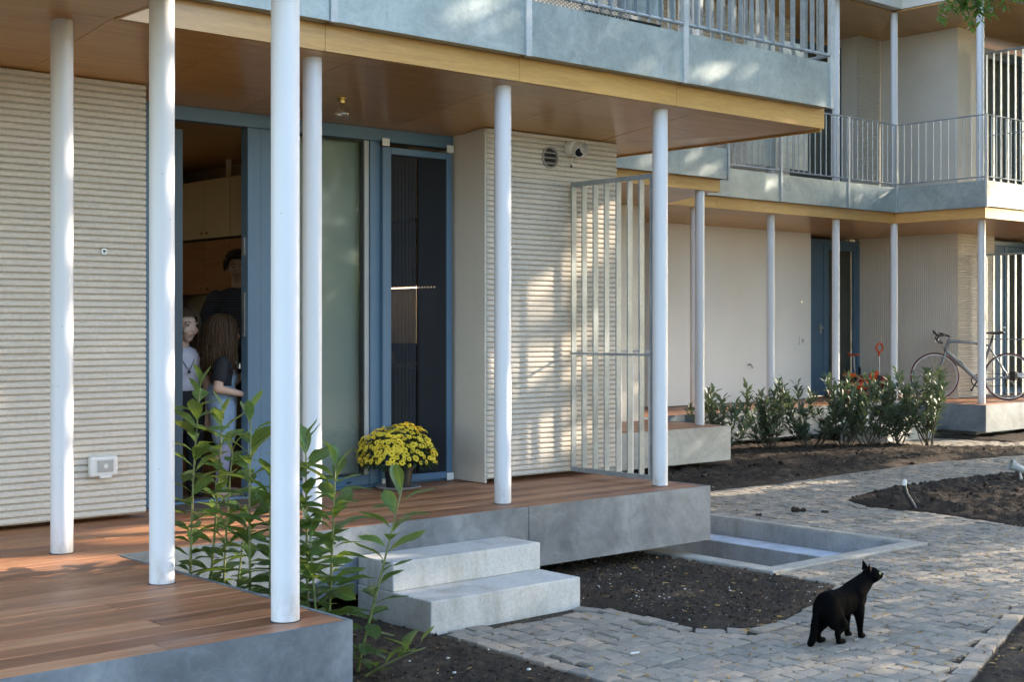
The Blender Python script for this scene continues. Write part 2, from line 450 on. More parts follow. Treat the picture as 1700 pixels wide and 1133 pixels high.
# ------------------------------------------------------------------ ground, path, soil beds
D = 0.45                                  # deck height
PIT = (6.86, 8.40, 5.34, 7.9)
def rect_hole(mb, X0, X1, Y0, Y1, h, z):
    x0, x1, y0, y1 = h
    for a, b, c, d in ((X0, x0, Y0, Y1), (x1, X1, Y0, Y1), (x0, x1, Y0, y0), (x0, x1, y1, Y1)):
        mb.poly([(a,c,z), (b,c,z), (b,d,z), (a,d,z)])
g = MB(); rect_hole(g, -90, 140, -120, 120, PIT, -.06)
obj('ground', g, M['ground'], kind='structure')

BEDS = {
 'steps_bed': [(5.17,5.36),(5.25,5.2),(5.235,4.59),(5.41,4.386),(5.71,4.40),(6.33,4.58),(6.74,4.80),(6.735,5.25),(6.735,6.9),(5.16,6.9)],
 'near_bed': [(4.19,5.27),(4.17,4.68),(4.15,4.12),(4.25,2.6),(2.7,2.2),(2.7,6.6),(4.15,6.6)],
 'far_bed': [(8.47,8.33),(9.69,8.265),(10.64,8.19),(11.75,8.28),(13.53,8.35),(15.1,8.10),(16.1,8.35),(15.25,9.45),(14.9,11.3),(8.47,11.3)],
 'right_bed': [(9.72,5.235),(9.85,6.05),(9.8,6.67),(10.05,7.08),(10.53,7.23),(11.9,7.285),(13.3,7.16),(15.4,6.7),(15.4,4.0),(11.2,3.4),(9.9,4.2)],
 'corner_bed': [(5.28,3.10),(5.9,3.33),(6.78,3.65),(8.0,3.9),(8.4,1.2),(4.9,1.2),(4.7,2.8)],
 'far_strip_bed': [(16.45,10.3),(16.55,9.05),(18,8.9),(25,8.9),(25,10.3)]}
def inside(p, poly):
    x, y = p; c = False; j = len(poly)-1
    for i in range(len(poly)):
        xi, yi = poly[i]; xj, yj = poly[j]
        if (yi > y) != (yj > y) and x < (xj-xi)*(y-yi)/(yj-yi)+xi: c = not c
        j = i
    return c
def edge_dist(p, poly):
    best = 9.; q = Vector(p)
    for i in range(len(poly)):
        a = Vector(poly[i]); b = Vector(poly[(i+1) % len(poly)]); d = b-a
        t = max(0, min(1, (q-a).dot(d)/d.length_squared)); best = min(best, (q-a-d*t).length)
    return best
def soil_h(x, y, amp, poly):
    e = edge_dist((x, y), poly)
    k = min(1, e/.22)
    n = noise.fractal(Vector((x*2.2, y*2.2, 3)), 1, 2, 3)*.5 + noise.fractal(Vector((x*9, y*9, 7)), .9, 2.1, 3)*.35 + noise.noise(Vector((x*34, y*34, 1)))*.3
    w = noise.noise(Vector((x*14, y*14, 5)))*.5+noise.noise(Vector((x*41, y*41, 5)))*.6
    if e < .05: return -.02 + .022*(e/.05) + .006*w
    return .004 + k*(amp*.5 + amp*n) + .008*w*(.5+k)
def soil_bed(name, poly, res, amp):
    xs = [p[0] for p in poly]; ys = [p[1] for p in poly]
    nx = int((max(xs)-min(xs))/res)+3; ny = int((max(ys)-min(ys))/res)+3
    idx = {}; mb = MB()
    P = {}
    for i in range(nx):
        for j in range(ny):
            x = min(xs)+(i-1)*res; y = min(ys)+(j-1)*res
            P[i,j] = (x, y, inside((x, y), poly))
    def vid(i, j):
        if (i, j) not in idx:
            x, y, ins = P[i,j]
            jx = noise.noise(Vector((x*20, y*20, 2)))*res*.35
            z = soil_h(x, y, amp, poly) if ins else -.05
            idx[i,j] = len(mb.v); mb.v.append((x+jx, y+jx*.7, z))
        return idx[i,j]
    for i in range(nx-1):
        for j in range(ny-1):
            if P[i,j][2] or P[i+1,j][2] or P[i,j+1][2] or P[i+1,j+1][2]:
                a, b, c, d = vid(i,j), vid(i+1,j), vid(i+1,j+1), vid(i,j+1)
                mb.f += [(a,b,c), (a,c,d)]
    o = obj(name, mb, M['soil'], smooth=True, kind='structure', fix=False)
    return o
soil_bed('soil_bed', BEDS['steps_bed'], .017, .018)
soil_bed('soil_bed', BEDS['near_bed'], .018, .025)
soil_bed('soil_bed', BEDS['far_bed'], .045, .05)
soil_bed('soil_bed', BEDS['right_bed'], .035, .075)
soil_bed('soil_bed', BEDS['corner_bed'], .025, .02)
soil_bed('soil_bed', BEDS['far_strip_bed'], .08, .04)

RIM = [(6.74,5.24),(8.55,5.24),(8.55,7.9),(6.74,7.9)]
def on_path(x, y, m=0.0):
    if x < 4.12 or y > 10.8: return False
    if 6.74-m < x < 8.46+m and 5.265-m < y < 8.2: return False
    if x < 5.2 and y > 5.33-m: return False
    if x < 8.47 and y > 8.36: return False
    if y > 6.0 and x < 6.8: return False
    for p in BEDS.values():
        if inside((x, y), p): return False
    return True
FWD = Vector((math.cos(R(48.75)), math.sin(R(48.75)))); RGT = Vector((math.sin(R(48.75)), -math.cos(R(48.75))))
def view(x, y, z):
    d = x*FWD.x + y*FWD.y; r = x*RGT.x + y*RGT.y
    if d < .5: return None
    return 850+2280*r/d, 540-2280*(z-1.52)/d, d
path = MB(); rect_hole(path, 4.12, 26, .5, 10.9, (6.76, 8.44, 5.28, 8.33), -.017)
path = obj('path', path, M['joint'], kind='structure')
def sett(rng, n=3):
    """a granite sett 1 x 1 footprint, split top with worn edges"""
    mb = MB()
    j = lambda s: rng.uniform(-s, s)
    cs = [(-.49+j(.055), -.49+j(.055)), (.49+j(.055), -.49+j(.055)), (.49+j(.055), .49+j(.055)), (-.49+j(.055), .49+j(.055))]
    def ring(k, z, jz):
        pts = []
        for i in range(4):
            a = cs[i]; b = cs[(i+1) % 4]
            pts.append((a[0]*k, a[1]*k, z+j(jz)))
            pts.append(((a[0]+b[0])/2*k*(1.02+j(.06)), (a[1]+b[1])/2*k*(1.02+j(.06)), z+j(jz)))
        return pts
    rings = [ring(1, -.05, 0), ring(1, -.005, .002), ring(.955, -.0005, .0018), ring(.5, .0012, .0015)]
    for r_ in rings: mb.v += r_
    for q in range(3):
        for i in range(8):
            a = q*8+i; b = q*8+(i+1) % 8; mb.f.append((a, b, b+8, a+8))
    mb.v.append((0, 0, .0015+j(.0015))); c = len(mb.v)-1
    for i in range(8): mb.f.append((24+i, 24+(i+1) % 8, c))
    return mb
rng = random.Random(3)
SV = [sett(rng) for _ in range(10)]
SME = [mesh('sett_%d' % i, s, M['stone']) for i, s in enumerate(SV)]
cells = []
y = 1.0
while y < 10.9:
    pitch = rng.uniform(.086, .108); x = 4.0+rng.uniform(0, .15)
    while x < 19:
        L = rng.uniform(.082, .142)
        wob = .05*noise.noise(Vector((x*.7, y*.7, 0)))+.012*noise.noise(Vector((x*5, y*5, 0)))
        cx, cy = x+L/2, y+pitch/2+wob
        x += L
        if on_path(cx, cy, .05) and min(edge_dist((cx, cy), BEDS[k_]) for k_ in ('steps_bed', 'near_bed', 'corner_bed', 'right_bed', 'far_bed')) > .100:
            v = view(cx, cy, 0)
            if v is None: continue
            if -150 < v[0] < 1900 and v[1] < 1330: cells.append((v[2] if (0 < v[0] < 1700 and v[1] < 1133) else v[2]+50, cx, cy, L, pitch, 0))
    y += pitch
for key in ('steps_bed', 'near_bed', 'corner_bed', 'right_bed', 'far_bed'):
    poly = BEDS[key]; per = []
    for i in range(len(poly)):
        A, B_ = Vector(poly[i]), Vector(poly[(i+1) % len(poly)]); per.append((A, B_))
    for A, B_ in per:
        L0 = (B_-A).length; tdir = (B_-A)/L0; nrm = Vector((tdir.y, -tdir.x))
        if inside(tuple((A+B_)/2+nrm*.03), poly): nrm = -nrm
        s0 = 0
        while s0 < L0-.03:
            L = min(rng.uniform(.11, .17), L0-s0); c_ = A+tdir*(s0+L/2)+nrm*.047; s0 += L
            if not on_path(c_.x, c_.y, .04): continue
            v = view(c_.x, c_.y, 0)
            if v is None or not (-150 < v[0] < 1900 and v[1] < 1330): continue
            cells.append((v[2] if (0 < v[0] < 1700 and v[1] < 1133) else v[2]+50, c_.x, c_.y, L, .098, math.atan2(tdir.y, tdir.x)))
cells.sort()
rest = MB()
for k, (d, cx, cy, L, pt, ang) in enumerate(cells):
    i = rng.randrange(10)
    rz = ang+rng.uniform(-.05, .05)+(PI if rng.random() < .5 else 0); dz = rng.uniform(-.004, .004)
    rx, ry = rng.uniform(-.018, .018), rng.uniform(-.018, .018)
    s = (L-.007, pt-.007, 1)
    if k < 300:
        o = inst('sett', SME[i], path, (cx, cy, dz), (rx, ry, rz), s)
    else:
        m = Matrix.Translation((cx, cy, dz)) @ Matrix.Rotation(rz, 4, 'Z') @ Matrix.Rotation(rx, 4, 'X') @ Matrix.Rotation(ry, 4, 'Y') @ Matrix.Diagonal((*s, 1))
        rest.add(SV[i], m)
obj('setts', rest, M['stone'], path, kind='stuff')

# crumbs, white flecks, fallen leaves
def scatter(name, n, polys, mat, smin, smax, kind='oct', lift=.0, regions=None, seed=1, label=None, cat=None):
    rg = random.Random(seed); mb = MB()
    for q in range(n):
        for _ in range(30):
            if regions: X0, X1, Y0, Y1 = rg.choice(regions); x, y = rg.uniform(X0, X1), rg.uniform(Y0, Y1); z = .002
            else:
                key = rg.choice(polys); pl = BEDS[key]
                x = rg.uniform(min(p[0] for p in pl), max(p[0] for p in pl)); y = rg.uniform(min(p[1] for p in pl), max(p[1] for p in pl))
                if not inside((x, y), pl): continue
                amp = {'steps_bed': .018, 'near_bed': .025, 'far_bed': .05, 'right_bed': .075, 'corner_bed': .02, 'far_strip_bed': .04}[key]
                z = soil_h(x, y, amp, pl)
            if regions and not on_path(x, y, .0): continue
            break
        else: continue
        s = smin*(smax/smin)**(rg.random()**2.2)
        rot = Matrix.Rotation(rg.uniform(0, 6.28), 4, 'Z') @ Matrix.Rotation(rg.uniform(-.5, .5), 4, 'X')
        m = Matrix.Translation((x, y, z+lift+ (s*.3 if kind == 'oct' else .003))) @ rot
        t = MB()
        j = lambda: rg.uniform(.6, 1.2)
        if kind == 'oct':
            t.v = [(s*j(),0,0), (0,s*j(),0), (-s*j(),0,0), (0,-s*j(),0), (0,0,s*.8*j()), (0,0,-s*.6), (s*.6*j(), s*.6*j(), s*.3)]
            t.f = [(0,6,4),(6,1,4),(1,2,4),(2,3,4),(3,0,4),(1,0,5),(2,1,5),(3,2,5),(0,3,5),(0,1,6)]
        else:
            a = rg.uniform(.3, .5)
            t.v = [(-s,0,.002), (0,-s*a,rg.uniform(0,.006)), (s,0,rg.uniform(0,.008)), (0,s*a,rg.uniform(0,.006))]; t.f = [(0,1,2),(0,2,3)]
        mb.add(t, m)
    o = obj(name, mb, mat, fix=False, smooth=(kind == 'oct'))
    return tag(o, label, cat, None, 'stuff')
M['crumb'] = soil_mat('soil_crumb', (.034,.026,.019), (.052,.039,.029), (.085,.065,.048))
M['fleck'] = simple('white_fleck', (.62,.60,.56), (.45,.42,.36), 30, .9)
M['litter'] = leaf_mat('dry_leaf', (.36,.22,.06), (.30,.18,.04), .6, vary=False, trans=.2)
M['litter2'] = leaf_mat('brown_leaf', (.16,.09,.045), (.12,.07,.03), .7, vary=False, trans=.15)
scatter('soil_crumbs', 16000, ['steps_bed','steps_bed','near_bed','near_bed','far_bed','far_bed','right_bed','right_bed','right_bed','corner_bed'], M['crumb'], .002, .013, seed=5, label='loose dark crumbs of soil lying over the planting beds', cat='soil')
scatter('soil_lumps', 900, ['far_bed','right_bed','right_bed'], M['crumb'], .010, .038, seed=15, label='bigger dark lumps of soil on the far and right planting beds', cat='soil')
scatter('pale_grit', 900, ['steps_bed','steps_bed','near_bed','right_bed','far_bed','corner_bed'], M['fleck'], .0025, .009, seed=6, label='small white flecks of grit scattered over the dark soil', cat='grit')
scatter('fallen_leaves', 2400, None, M['litter'], .006, .022, 'leaf', regions=[(4.2,9.5,2.6,5.3),(5.5,9.9,2.8,5.6),(8.4,14,5,8.2)], seed=8, label='tiny yellow fallen leaves scattered over the stone path', cat='leaves')
scatter('fallen_brown_leaves', 1800, None, M['litter2'], .005, .018, 'leaf', regions=[(4.2,9.5,2.6,5.3),(5.5,9.9,2.8,5.6),(8.4,14,5,8.2)], seed=9, label='brown leaf scraps and seeds caught between the setts of the path', cat='leaves')
scatter('bed_leaves', 1500, ['steps_bed','right_bed','corner_bed','corner_bed','corner_bed','corner_bed','far_bed','near_bed'], M['litter'], .008, .03, 'leaf', lift=.004, seed=10, label='yellow and tan fallen leaves lying on the soil beds', cat='leaves')

# sunken concrete light well beside the deck end
lw = thing('light_well', 'sunken concrete light well with a pale ledge beside the deck end', 'light well', (7.6, 5.3, 0))
def kerb(x0, x1, y0, y1, name='kerb'):
    return obj(name, MB().box(x0, x1, y0, y1, -.4, .010), M['concrete_k'], lw, bevel=.008)
kerb(6.74, 8.46, 5.265, 5.39); kerb(6.74, 6.88, 5.393, 7.9); kerb(8.37, 8.46, 5.393, 8.35)
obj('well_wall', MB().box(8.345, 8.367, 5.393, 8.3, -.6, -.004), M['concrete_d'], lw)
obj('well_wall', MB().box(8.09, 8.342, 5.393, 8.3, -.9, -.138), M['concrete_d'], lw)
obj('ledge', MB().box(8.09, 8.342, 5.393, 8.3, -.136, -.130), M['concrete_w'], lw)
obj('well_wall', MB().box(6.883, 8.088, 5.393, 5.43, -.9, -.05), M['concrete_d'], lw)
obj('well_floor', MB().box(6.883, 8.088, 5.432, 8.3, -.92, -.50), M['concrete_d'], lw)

# ------------------------------------------------------------------ decks
def plank_rows(root, x0, x1, y0, y1, seed, z=D, along='x', w=.1215):
    rg = random.Random(seed); yy = y0
    k = 0
    while yy < y1-.02:
        ww = min(w, y1-yy); xx = x0
        first = rg.uniform(.6, 2.3)
        while xx < x1-.02:
            L = min(first, x1-xx); first = rg.choice([1.9, 2.3, 2.7])
            if x1-(xx+L) < .3: L = x1-xx
            b = MB(); dz = rg.uniform(-.0012, .0012); g2 = .0022
            if along == 'x': b.box(xx+.0012, xx+L-.0012, yy+g2, yy+ww-g2, z-.024, z+dz)
            else: b.box(yy+g2, yy+ww-g2, xx+.0012, xx+L-.0012, z-.024, z+dz)
            o = obj('plank', b, M['deck'], root, fix=False); o.modifiers.new('edge', 'BEVEL').width = .002
            xx += L; k += 1
        yy += w
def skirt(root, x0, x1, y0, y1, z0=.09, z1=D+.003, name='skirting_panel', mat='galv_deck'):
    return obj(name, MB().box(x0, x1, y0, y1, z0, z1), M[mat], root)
near_deck = thing('terrace_deck', 'reddish timber terrace deck with grey metal skirting under the nearest columns, pot and doors', 'deck', (2.8, 5.0, 0))
plank_rows(near_deck, -.6, 2.826, 4.128, 6.012, 1)
plank_rows(near_deck, -.6, 6.986, 6.014, 7.46, 2)
t = .012
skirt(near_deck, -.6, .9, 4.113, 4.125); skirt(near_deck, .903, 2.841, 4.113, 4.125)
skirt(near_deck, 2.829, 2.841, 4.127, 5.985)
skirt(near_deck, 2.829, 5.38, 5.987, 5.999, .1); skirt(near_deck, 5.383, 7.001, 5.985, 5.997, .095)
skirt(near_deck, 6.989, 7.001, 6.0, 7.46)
M['dark'] = simple('dark_subfloor', (.03,.03,.03), (.05,.048,.045), 4, .9)
obj('plinth', MB().box(-.5, 2.6, 4.5, 7.4, -.2, .4), M['concrete_d'], near_deck)
obj('plinth', MB().box(2.61, 6.6, 6.45, 7.4, -.2, .4), M['concrete_d'], near_deck)
obj('joist', MB().box(2.86, 6.98, 6.05, 6.11, .12, .42), M['dark'], near_deck)

mid_deck = thing('terrace_deck', 'middle terrace deck whose bare grey end corner juts out beyond the gate', 'deck', (9.5, 9.6, 0))
plank_rows(mid_deck, 7.3, 11.33, 9.435, 10.65, 3)
skirt(mid_deck, 7.3, 9.2, 9.42, 9.432); skirt(mid_deck, 9.203, 11.345, 9.42, 9.432); skirt(mid_deck, 11.333, 11.345, 9.434, 10.9)
obj('plinth', MB().box(7.3, 11.0, 9.8, 10.6, -.2, .4), M['concrete_d'], mid_deck)
far_deck = thing('terrace_deck', 'far terrace deck behind the shrubs carrying the bicycle and orange scooters', 'deck', (15, 11, 0))
plank_rows(far_deck, 11.36, 16.80, 10.915, 12.4, 4)
plank_rows(far_deck, 16.815, 22, 9.60, 12.4, 5)
skirt(far_deck, 11.35, 14.1, 10.90, 10.912); skirt(far_deck, 14.103, 16.79, 10.90, 10.912)
skirt(far_deck, 16.80, 16.812, 9.585, 10.898); skirt(far_deck, 16.814, 22, 9.585, 9.597)
obj('plinth', MB().box(11.5, 21.8, 11.3, 12.3, -.2, .4), M['concrete_d'], far_deck)
obj('plinth', MB().box(17.1, 21.8, 9.9, 11.29, -.2, .4), M['concrete_d'], far_deck)

# concrete steps
st = thing('concrete_steps', 'two cast concrete steps leading from the path up to the near deck', 'steps', (4.66, 5.66, 0))
def rough_box(name, x0, x1, y0, y1, z0, z1, mat, parent, seed=1, bev=.006):
    o = obj(name, MB().box(x0, x1, y0, y1, z0, z1), M[mat], parent)
    m = o.modifiers.new('edge', 'BEVEL'); m.width = bev; m.segments = 2
    return o
rough_box('step', 4.165, 5.19, 5.355, 5.985, -.12, .152, 'concrete', st)['label'] = 'lower concrete step on the path'
rough_box('step', 4.167, 5.188, 5.675, 5.983, .1525, .302, 'concrete', st)['label'] = 'upper concrete step against the deck skirting'
s2 = obj('concrete_step', MB().box(15.36, 16.45, 10.15, 10.88, -.1, .2), M['concrete'], bevel=.006)
tag(s2, 'single low concrete step behind the rightmost shrub at the far deck', 'step')

# ------------------------------------------------------------------ ribbed walls
def ribs(x0, x1, y, z0, z1, pitch=.0352, depth=.0165, axis='x', vertical=False, sgn=-1):
    """horizontally (or vertically) ribbed render as one relief sheet"""
    mb = MB()
    prof = [(0, .0), (.10, .10), (.15, .62), (.28, .93), (.55, 1.0), (.82, .93), (.94, .62), (1.0, .0)]
    if not vertical:
        n = int(round((z1-z0)/pitch)); p = (z1-z0)/n; rows = []
        for i in range(n):
            for t_, h in prof[:-1]: rows.append((z0+(i+t_)*p, h))
        rows.append((z1, 0))
        for z, h in rows:
            o_ = y + sgn*depth*h
            if axis == 'x': mb.v += [(x0, o_, z), (x1, o_, z)]
            else: mb.v += [(o_, x0, z), (o_, x1, z)]
        for i in range(len(rows)-1): mb.f.append((2*i, 2*i+1, 2*i+3, 2*i+2))
    else:
        n = int(round((x1-x0)/pitch)); p = (x1-x0)/n; rows = []
        for i in range(n):
            for t_, h in prof[:-1]: rows.append((x0+(i+t_)*p, h))
        rows.append((x1, 0))
        for x, h in rows:
            o_ = y + sgn*depth*h
            if axis == 'x': mb.v += [(x, o_, z0), (x, o_, z1)]
            else: mb.v += [(o_, x, z0), (o_, x, z1)]
        for i in range(len(rows)-1): mb.f.append((2*i, 2*i+1, 2*i+3, 2*i+2))
    # closed ends: cap strips back to the wall core
    return mb
near = thing('apartment_house', 'near apartment house with beige ribbed walls, plywood soffit and grey balcony', 'house', (5, 8, 0))
zt = 2.853
def wallx(name, x0, x1, y, z0, z1, mat, parent, thick=.2):
    return obj(name, MB().box(x0, x1, y+.0005, y+thick, z0, z1), M[mat], parent)
w1 = obj('ribbed_wall', ribs(-.6, 3.495, 7.078, .478, zt), M['render'], near, smooth='auto', fix=False)
obj('wall_core', MB().box(-.6, 3.4945, 7.0785, 7.5, .478, zt), M['render'], near)
w2 = obj('ribbed_wall', ribs(5.972, 7.215, 7.078, .478, zt), M['render'], near, smooth='auto', fix=False)
obj('wall_core', MB().box(5.9725, 7.2145, 7.0785, 7.6, .478, zt), M['render'], near)
obj('reveal_wall', MB().box(5.955, 5.9715, 7.068, 7.50, .455, 2.83), M['render_s'], near)
obj('side_wall', MB().box(6.8, 7.2, 7.605, 12.3, .3, 3.0), M['render_s'], near)
# interior of the kitchen
M['room'] = simple('room_paint', (.50,.46,.40), (.46,.42,.36), 1, .8)
M['room_floor'] = simple('room_floor', (.16,.10,.06), (.22,.14,.08), 3, .4, stretch=(1,12,1))
M['walnut'] = ply('walnut_veneer', (.26,.11,.042), (.38,.18,.075), .6, 'y'); M['walnut'].node_tree.nodes['Principled BSDF'].inputs['Coat Weight'].default_value = 0
for q in ((-.5, 1.9, .45, 3.1), (5.3, 6.79, .45, 3.1), (1.903, 5.297, .45, .80), (1.903, 5.297, 2.75, 3.1)): obj('interior_wall', MB().box(q[0], q[1], 12.0, 12.2, q[2], q[3]), M['room'], near)
wf = obj('added_window', MB().box(1.91, 5.29, 12.05, 12.11, .81, .87).box(1.91, 5.29, 12.05, 12.11, 2.68, 2.74).box(1.91, 1.97, 12.05, 12.11, .875, 2.675).box(5.23, 5.29, 12.05, 12.11, .875, 2.675).box(3.57, 3.63, 12.05, 12.11, .875, 2.675), M['blue'], near)  # unseen rear opening added to let daylight into the kitchen
obj('pane', MB().box(1.975, 5.225, 12.07, 12.076, .88, 2.67), M['glass'], wf)
M['added_drape'] = leaf_mat('added_amber_drape', (.60,.40,.20), (.85,.52,.24), .9, vary=False, trans=.6)  # unseen cloth added to warm the daylight passing through it
dp = MB(); n = 60
for i in range(n+1): x = 1.9+3.4*i/n; yy = 11.96+.02*math.sin(i*1.3); dp.v += [(x, yy, .78), (x, yy, 2.78)]
for i in range(n): dp.f.append((2*i, 2*i+2, 2*i+3, 2*i+1))
obj('curtain', dp, M['added_drape'], wf, smooth=True, fix=False)
obj('interior_wall', MB().box(1.6, 1.8, 7.52, 11.99, .45, 3.1), M['room'], near)
obj('interior_wall', MB().box(6.36, 6.5, 7.62, 11.99, .45, 3.1), M['room'], near)
obj('interior_floor', MB().box(1.81, 6.35, 7.50, 11.99, .40, .452), M['room_floor'], near)
obj('interior_ceiling', MB().box(1.81, 6.35, 7.50, 11.99, 2.98, 3.09), M['ply_soffit'], near)
# soffit panels, sloping down to the wall
def soff(name, x0, x1, y0, y1, z0, z1, parent, mat='ply_soffit', th=.018):
    mb = MB(); g2 = .0018
    mb.v = [(x0+g2,y0,z0),(x1-g2,y0,z0),(x1-g2,y1,z1),(x0+g2,y1,z1),(x0+g2,y0,z0+th),(x1-g2,y0,z0+th),(x1-g2,y1,z1+th),(x0+g2,y1,z1+th)]
    mb.f = [(0,3,2,1),(4,5,6,7),(0,1,5,4),(1,2,6,5),(2,3,7,6),(3,0,4,7)]
    return obj(name, mb, M[mat], parent)
xs = [-.6, .6, 1.7, 2.84, 3.55, 4.25, 5.38, 6.06, 7.05]
for a, b in zip(xs[:-1], xs[1:]):
    soff('soffit_panel', a, b, 6.10, 7.52, 2.961, 2.81, near)
    if b <= 2.85: soff('soffit_panel', a, b, 3.95, 6.098, 2.93, 2.961, near)
def pan(pts, par, g=.002):
    cx = sum(p[0] for p in pts)/len(pts); cy = sum(p[1] for p in pts)/len(pts)
    q = [(cx+(p[0]-cx)*(1-g), cy+(p[1]-cy)*(1-g), p[2]) for p in pts]; k = len(q)
    mb = MB(); mb.v = q+[(p[0], p[1], p[2]+.018) for p in q]
    mb.f = [tuple(range(k)), tuple(range(2*k-1, k-1, -1))]+[(i, (i+1) % k, k+(i+1) % k, k+i) for i in range(k)]
    obj('soffit_panel', mb, M['ply_soffit'], par)
pan([(7.05,6.10,2.961),(8.36,6.10,2.961),(7.215,7.09,2.853),(7.05,7.09,2.853)], near)
pan([(8.36,6.10,2.961),(8.36,8.3,2.961),(7.2,8.3,2.853),(7.215,7.09,2.853)], near)
pan([(8.36,8.3,2.961),(8.36,10.5,2.961),(7.2,10.5,2.853),(7.2,8.3,2.853)], near)
for a, b in ((2.843, 4.02), (4.023, 5.384), (5.387, 6.764), (6.767, 8.38)):
    obj('edge_board', MB().box(a, b, 6.075, 6.098, 2.963, 3.14), M['ply_edge'], near)
obj('edge_board', MB().box(8.362, 8.384, 6.10, 10.5, 2.945, 3.14), M['ply_edge_y'], near)
obj('edge_board', MB().box(2.842, 2.86, 3.95, 6.07, 2.955, 3.14), M['ply_edge_y'], near)
obj('edge_board', MB().box(-.6, 2.84, 3.95, 3.97, 2.955, 3.14), M['ply_edge'], near)
obj('floor_slab', MB().box(2.88, 8.34, 6.13, 12.2, 3.11, 3.40), M['concrete'], near)
obj('floor_slab', MB().box(-.6, 2.87, 4.0, 12.2, 3.11, 3.40), M['concrete'], near)
obj('upper_wall', MB().box(-.6, 6.3, 7.3, 12.2, 3.41, 6.3), M['render_s'], near)
obj('roof', MB().box(-.7, 8.4, 5.9, 12.3, 6.305, 6.7), M['render_s'], near)

# ------------------------------------------------------------------ door unit
dr = thing('glazed_door', 'blue framed glazed door unit, left leaf open, with a dark pleated insect screen', 'door', (4.7, 7.42, D))
Y0, Y1 = 7.40, 7.48
def fr(x0, x1, z0, z1, y0=Y0, y1=Y1, name='frame', mat='blue', lab=None):
    return obj(name, MB().box(x0, x1, y0, y1, z0, z1), M[mat], dr, bevel=.003, label=lab)
fr(3.498, 3.72, .47, 2.735); fr(3.498, 5.95, 2.737, 2.822); fr(3.498, 5.93, .452, .468)
fr(4.335, 4.425, .47, 2.735); fr(4.427, 4.52, .47, 2.735, Y0+.004)
fr(4.522, 5.25, .47, .535, Y0+.008); fr(5.252, 5.33, .47, 2.735)
fr(5.332, 5.40, .47, 2.70, Y0-.03, Y0+.03, 'screen_frame'); fr(5.87, 5.915, .47, 2.70, Y0-.03, Y0+.03, 'screen_frame')
fr(5.402, 5.868, 2.655, 2.70, Y0-.03, Y0+.03, 'screen_frame'); fr(5.402, 5.868, .47, .515, Y0-.03, Y0+.03, 'screen_frame')
for x in (5.325, 5.868):
    for z in (2.705, .455): fr(x, x+.06, z, z+.05, Y0-.034, Y0-.0305, 'corner_cap', 'plastic_w')
fr(4.522, 4.534, .537, 2.735, Y0+.012, Y1-.02, 'gasket', 'black'); fr(5.20, 5.212, .537, 2.735, Y0+.012, Y1-.02, 'gasket', 'black')
fr(4.536, 5.198, .537, .547, Y0+.012, Y1-.02, 'gasket', 'black'); fr(4.536, 5.198, 2.725, 2.735, Y0+.012, Y1-.02, 'gasket', 'black')
fr(5.214, 5.25, .537, 2.735, Y0+.012, Y1-.02, 'glazing_bead', 'plastic_g')
obj('pane', MB().box(4.536, 5.198, Y0+.03, Y0+.036, .549, 2.723), M['glass'], dr)
M['blind'] = simple('grey_green_blind', (.30,.295,.26), (.28,.275,.24), 2, .8)
obj('blind', MB().box(4.52, 5.24, Y0+.10, Y0+.106, .47, 2.73), M['blind'], dr)
# open leaf, hinged inwards
lf = obj('door_leaf', MB().box(3.885, 3.96, 7.52, 8.36, .47, 2.70), M['navy'], dr, bevel=.003)
obj('handle', MB().tube([(3.965, 8.26, 1.5), (4.01, 8.26, 1.5), (4.01, 8.14, 1.5)], .009), M['steel'], lf, smooth=True)
obj('keep', MB().box(4.326, 4.3345, 7.43, 7.455, 1.45, 1.72), M['steel'], dr); obj('keep', MB().box(4.326, 4.3345, 7.43, 7.455, 1.95, 2.06), M['steel'], dr)
obj('drain_cap', MB().box(5.07, 5.10, Y0-.001, Y0+.01, .490, .498), M['black'], dr)
# pleated screen
pl = MB(); n = 15
M['pleat'] = veil('pleated_net', (.018,.02,.024), .86); M['pleat2'] = veil('folded_net', (.032,.034,.040), .975)
for i in range(n+1): x = 5.404+(5.63-5.404)*i/n; yy = Y0+.004 if i % 2 else Y0-.012; pl.v += [(x, yy, .517), (x, yy, 2.653)]
for i in range(n): pl.f.append((2*i, 2*i+2, 2*i+3, 2*i+1))
obj('pleated_screen', pl, M['pleat'], dr, fix=False)
pl = MB(); n = 18
for i in range(n+1): x = 5.63+(5.866-5.63)*i/n; yy = Y0+.012 if i % 2 else Y0-.024; pl.v += [(x, yy, .517), (x, yy, 2.653)]
for i in range(n): pl.f.append((2*i, 2*i+2, 2*i+3, 2*i+1))
obj('pleated_screen', pl, M['pleat2'], dr, fix=False, label='folded dark blue-black part of the insect screen')
mt = obj('door_mat', MB().box(3.75, 4.35, 7.1, 7.36, D+.0025, D+.013), simple('coir', (.07,.05,.035), (.11,.08,.05), 120, .95, bmp=.6), bevel=.002)
tag(mt, 'thin dark brown door mat lying before the open door', 'mat')

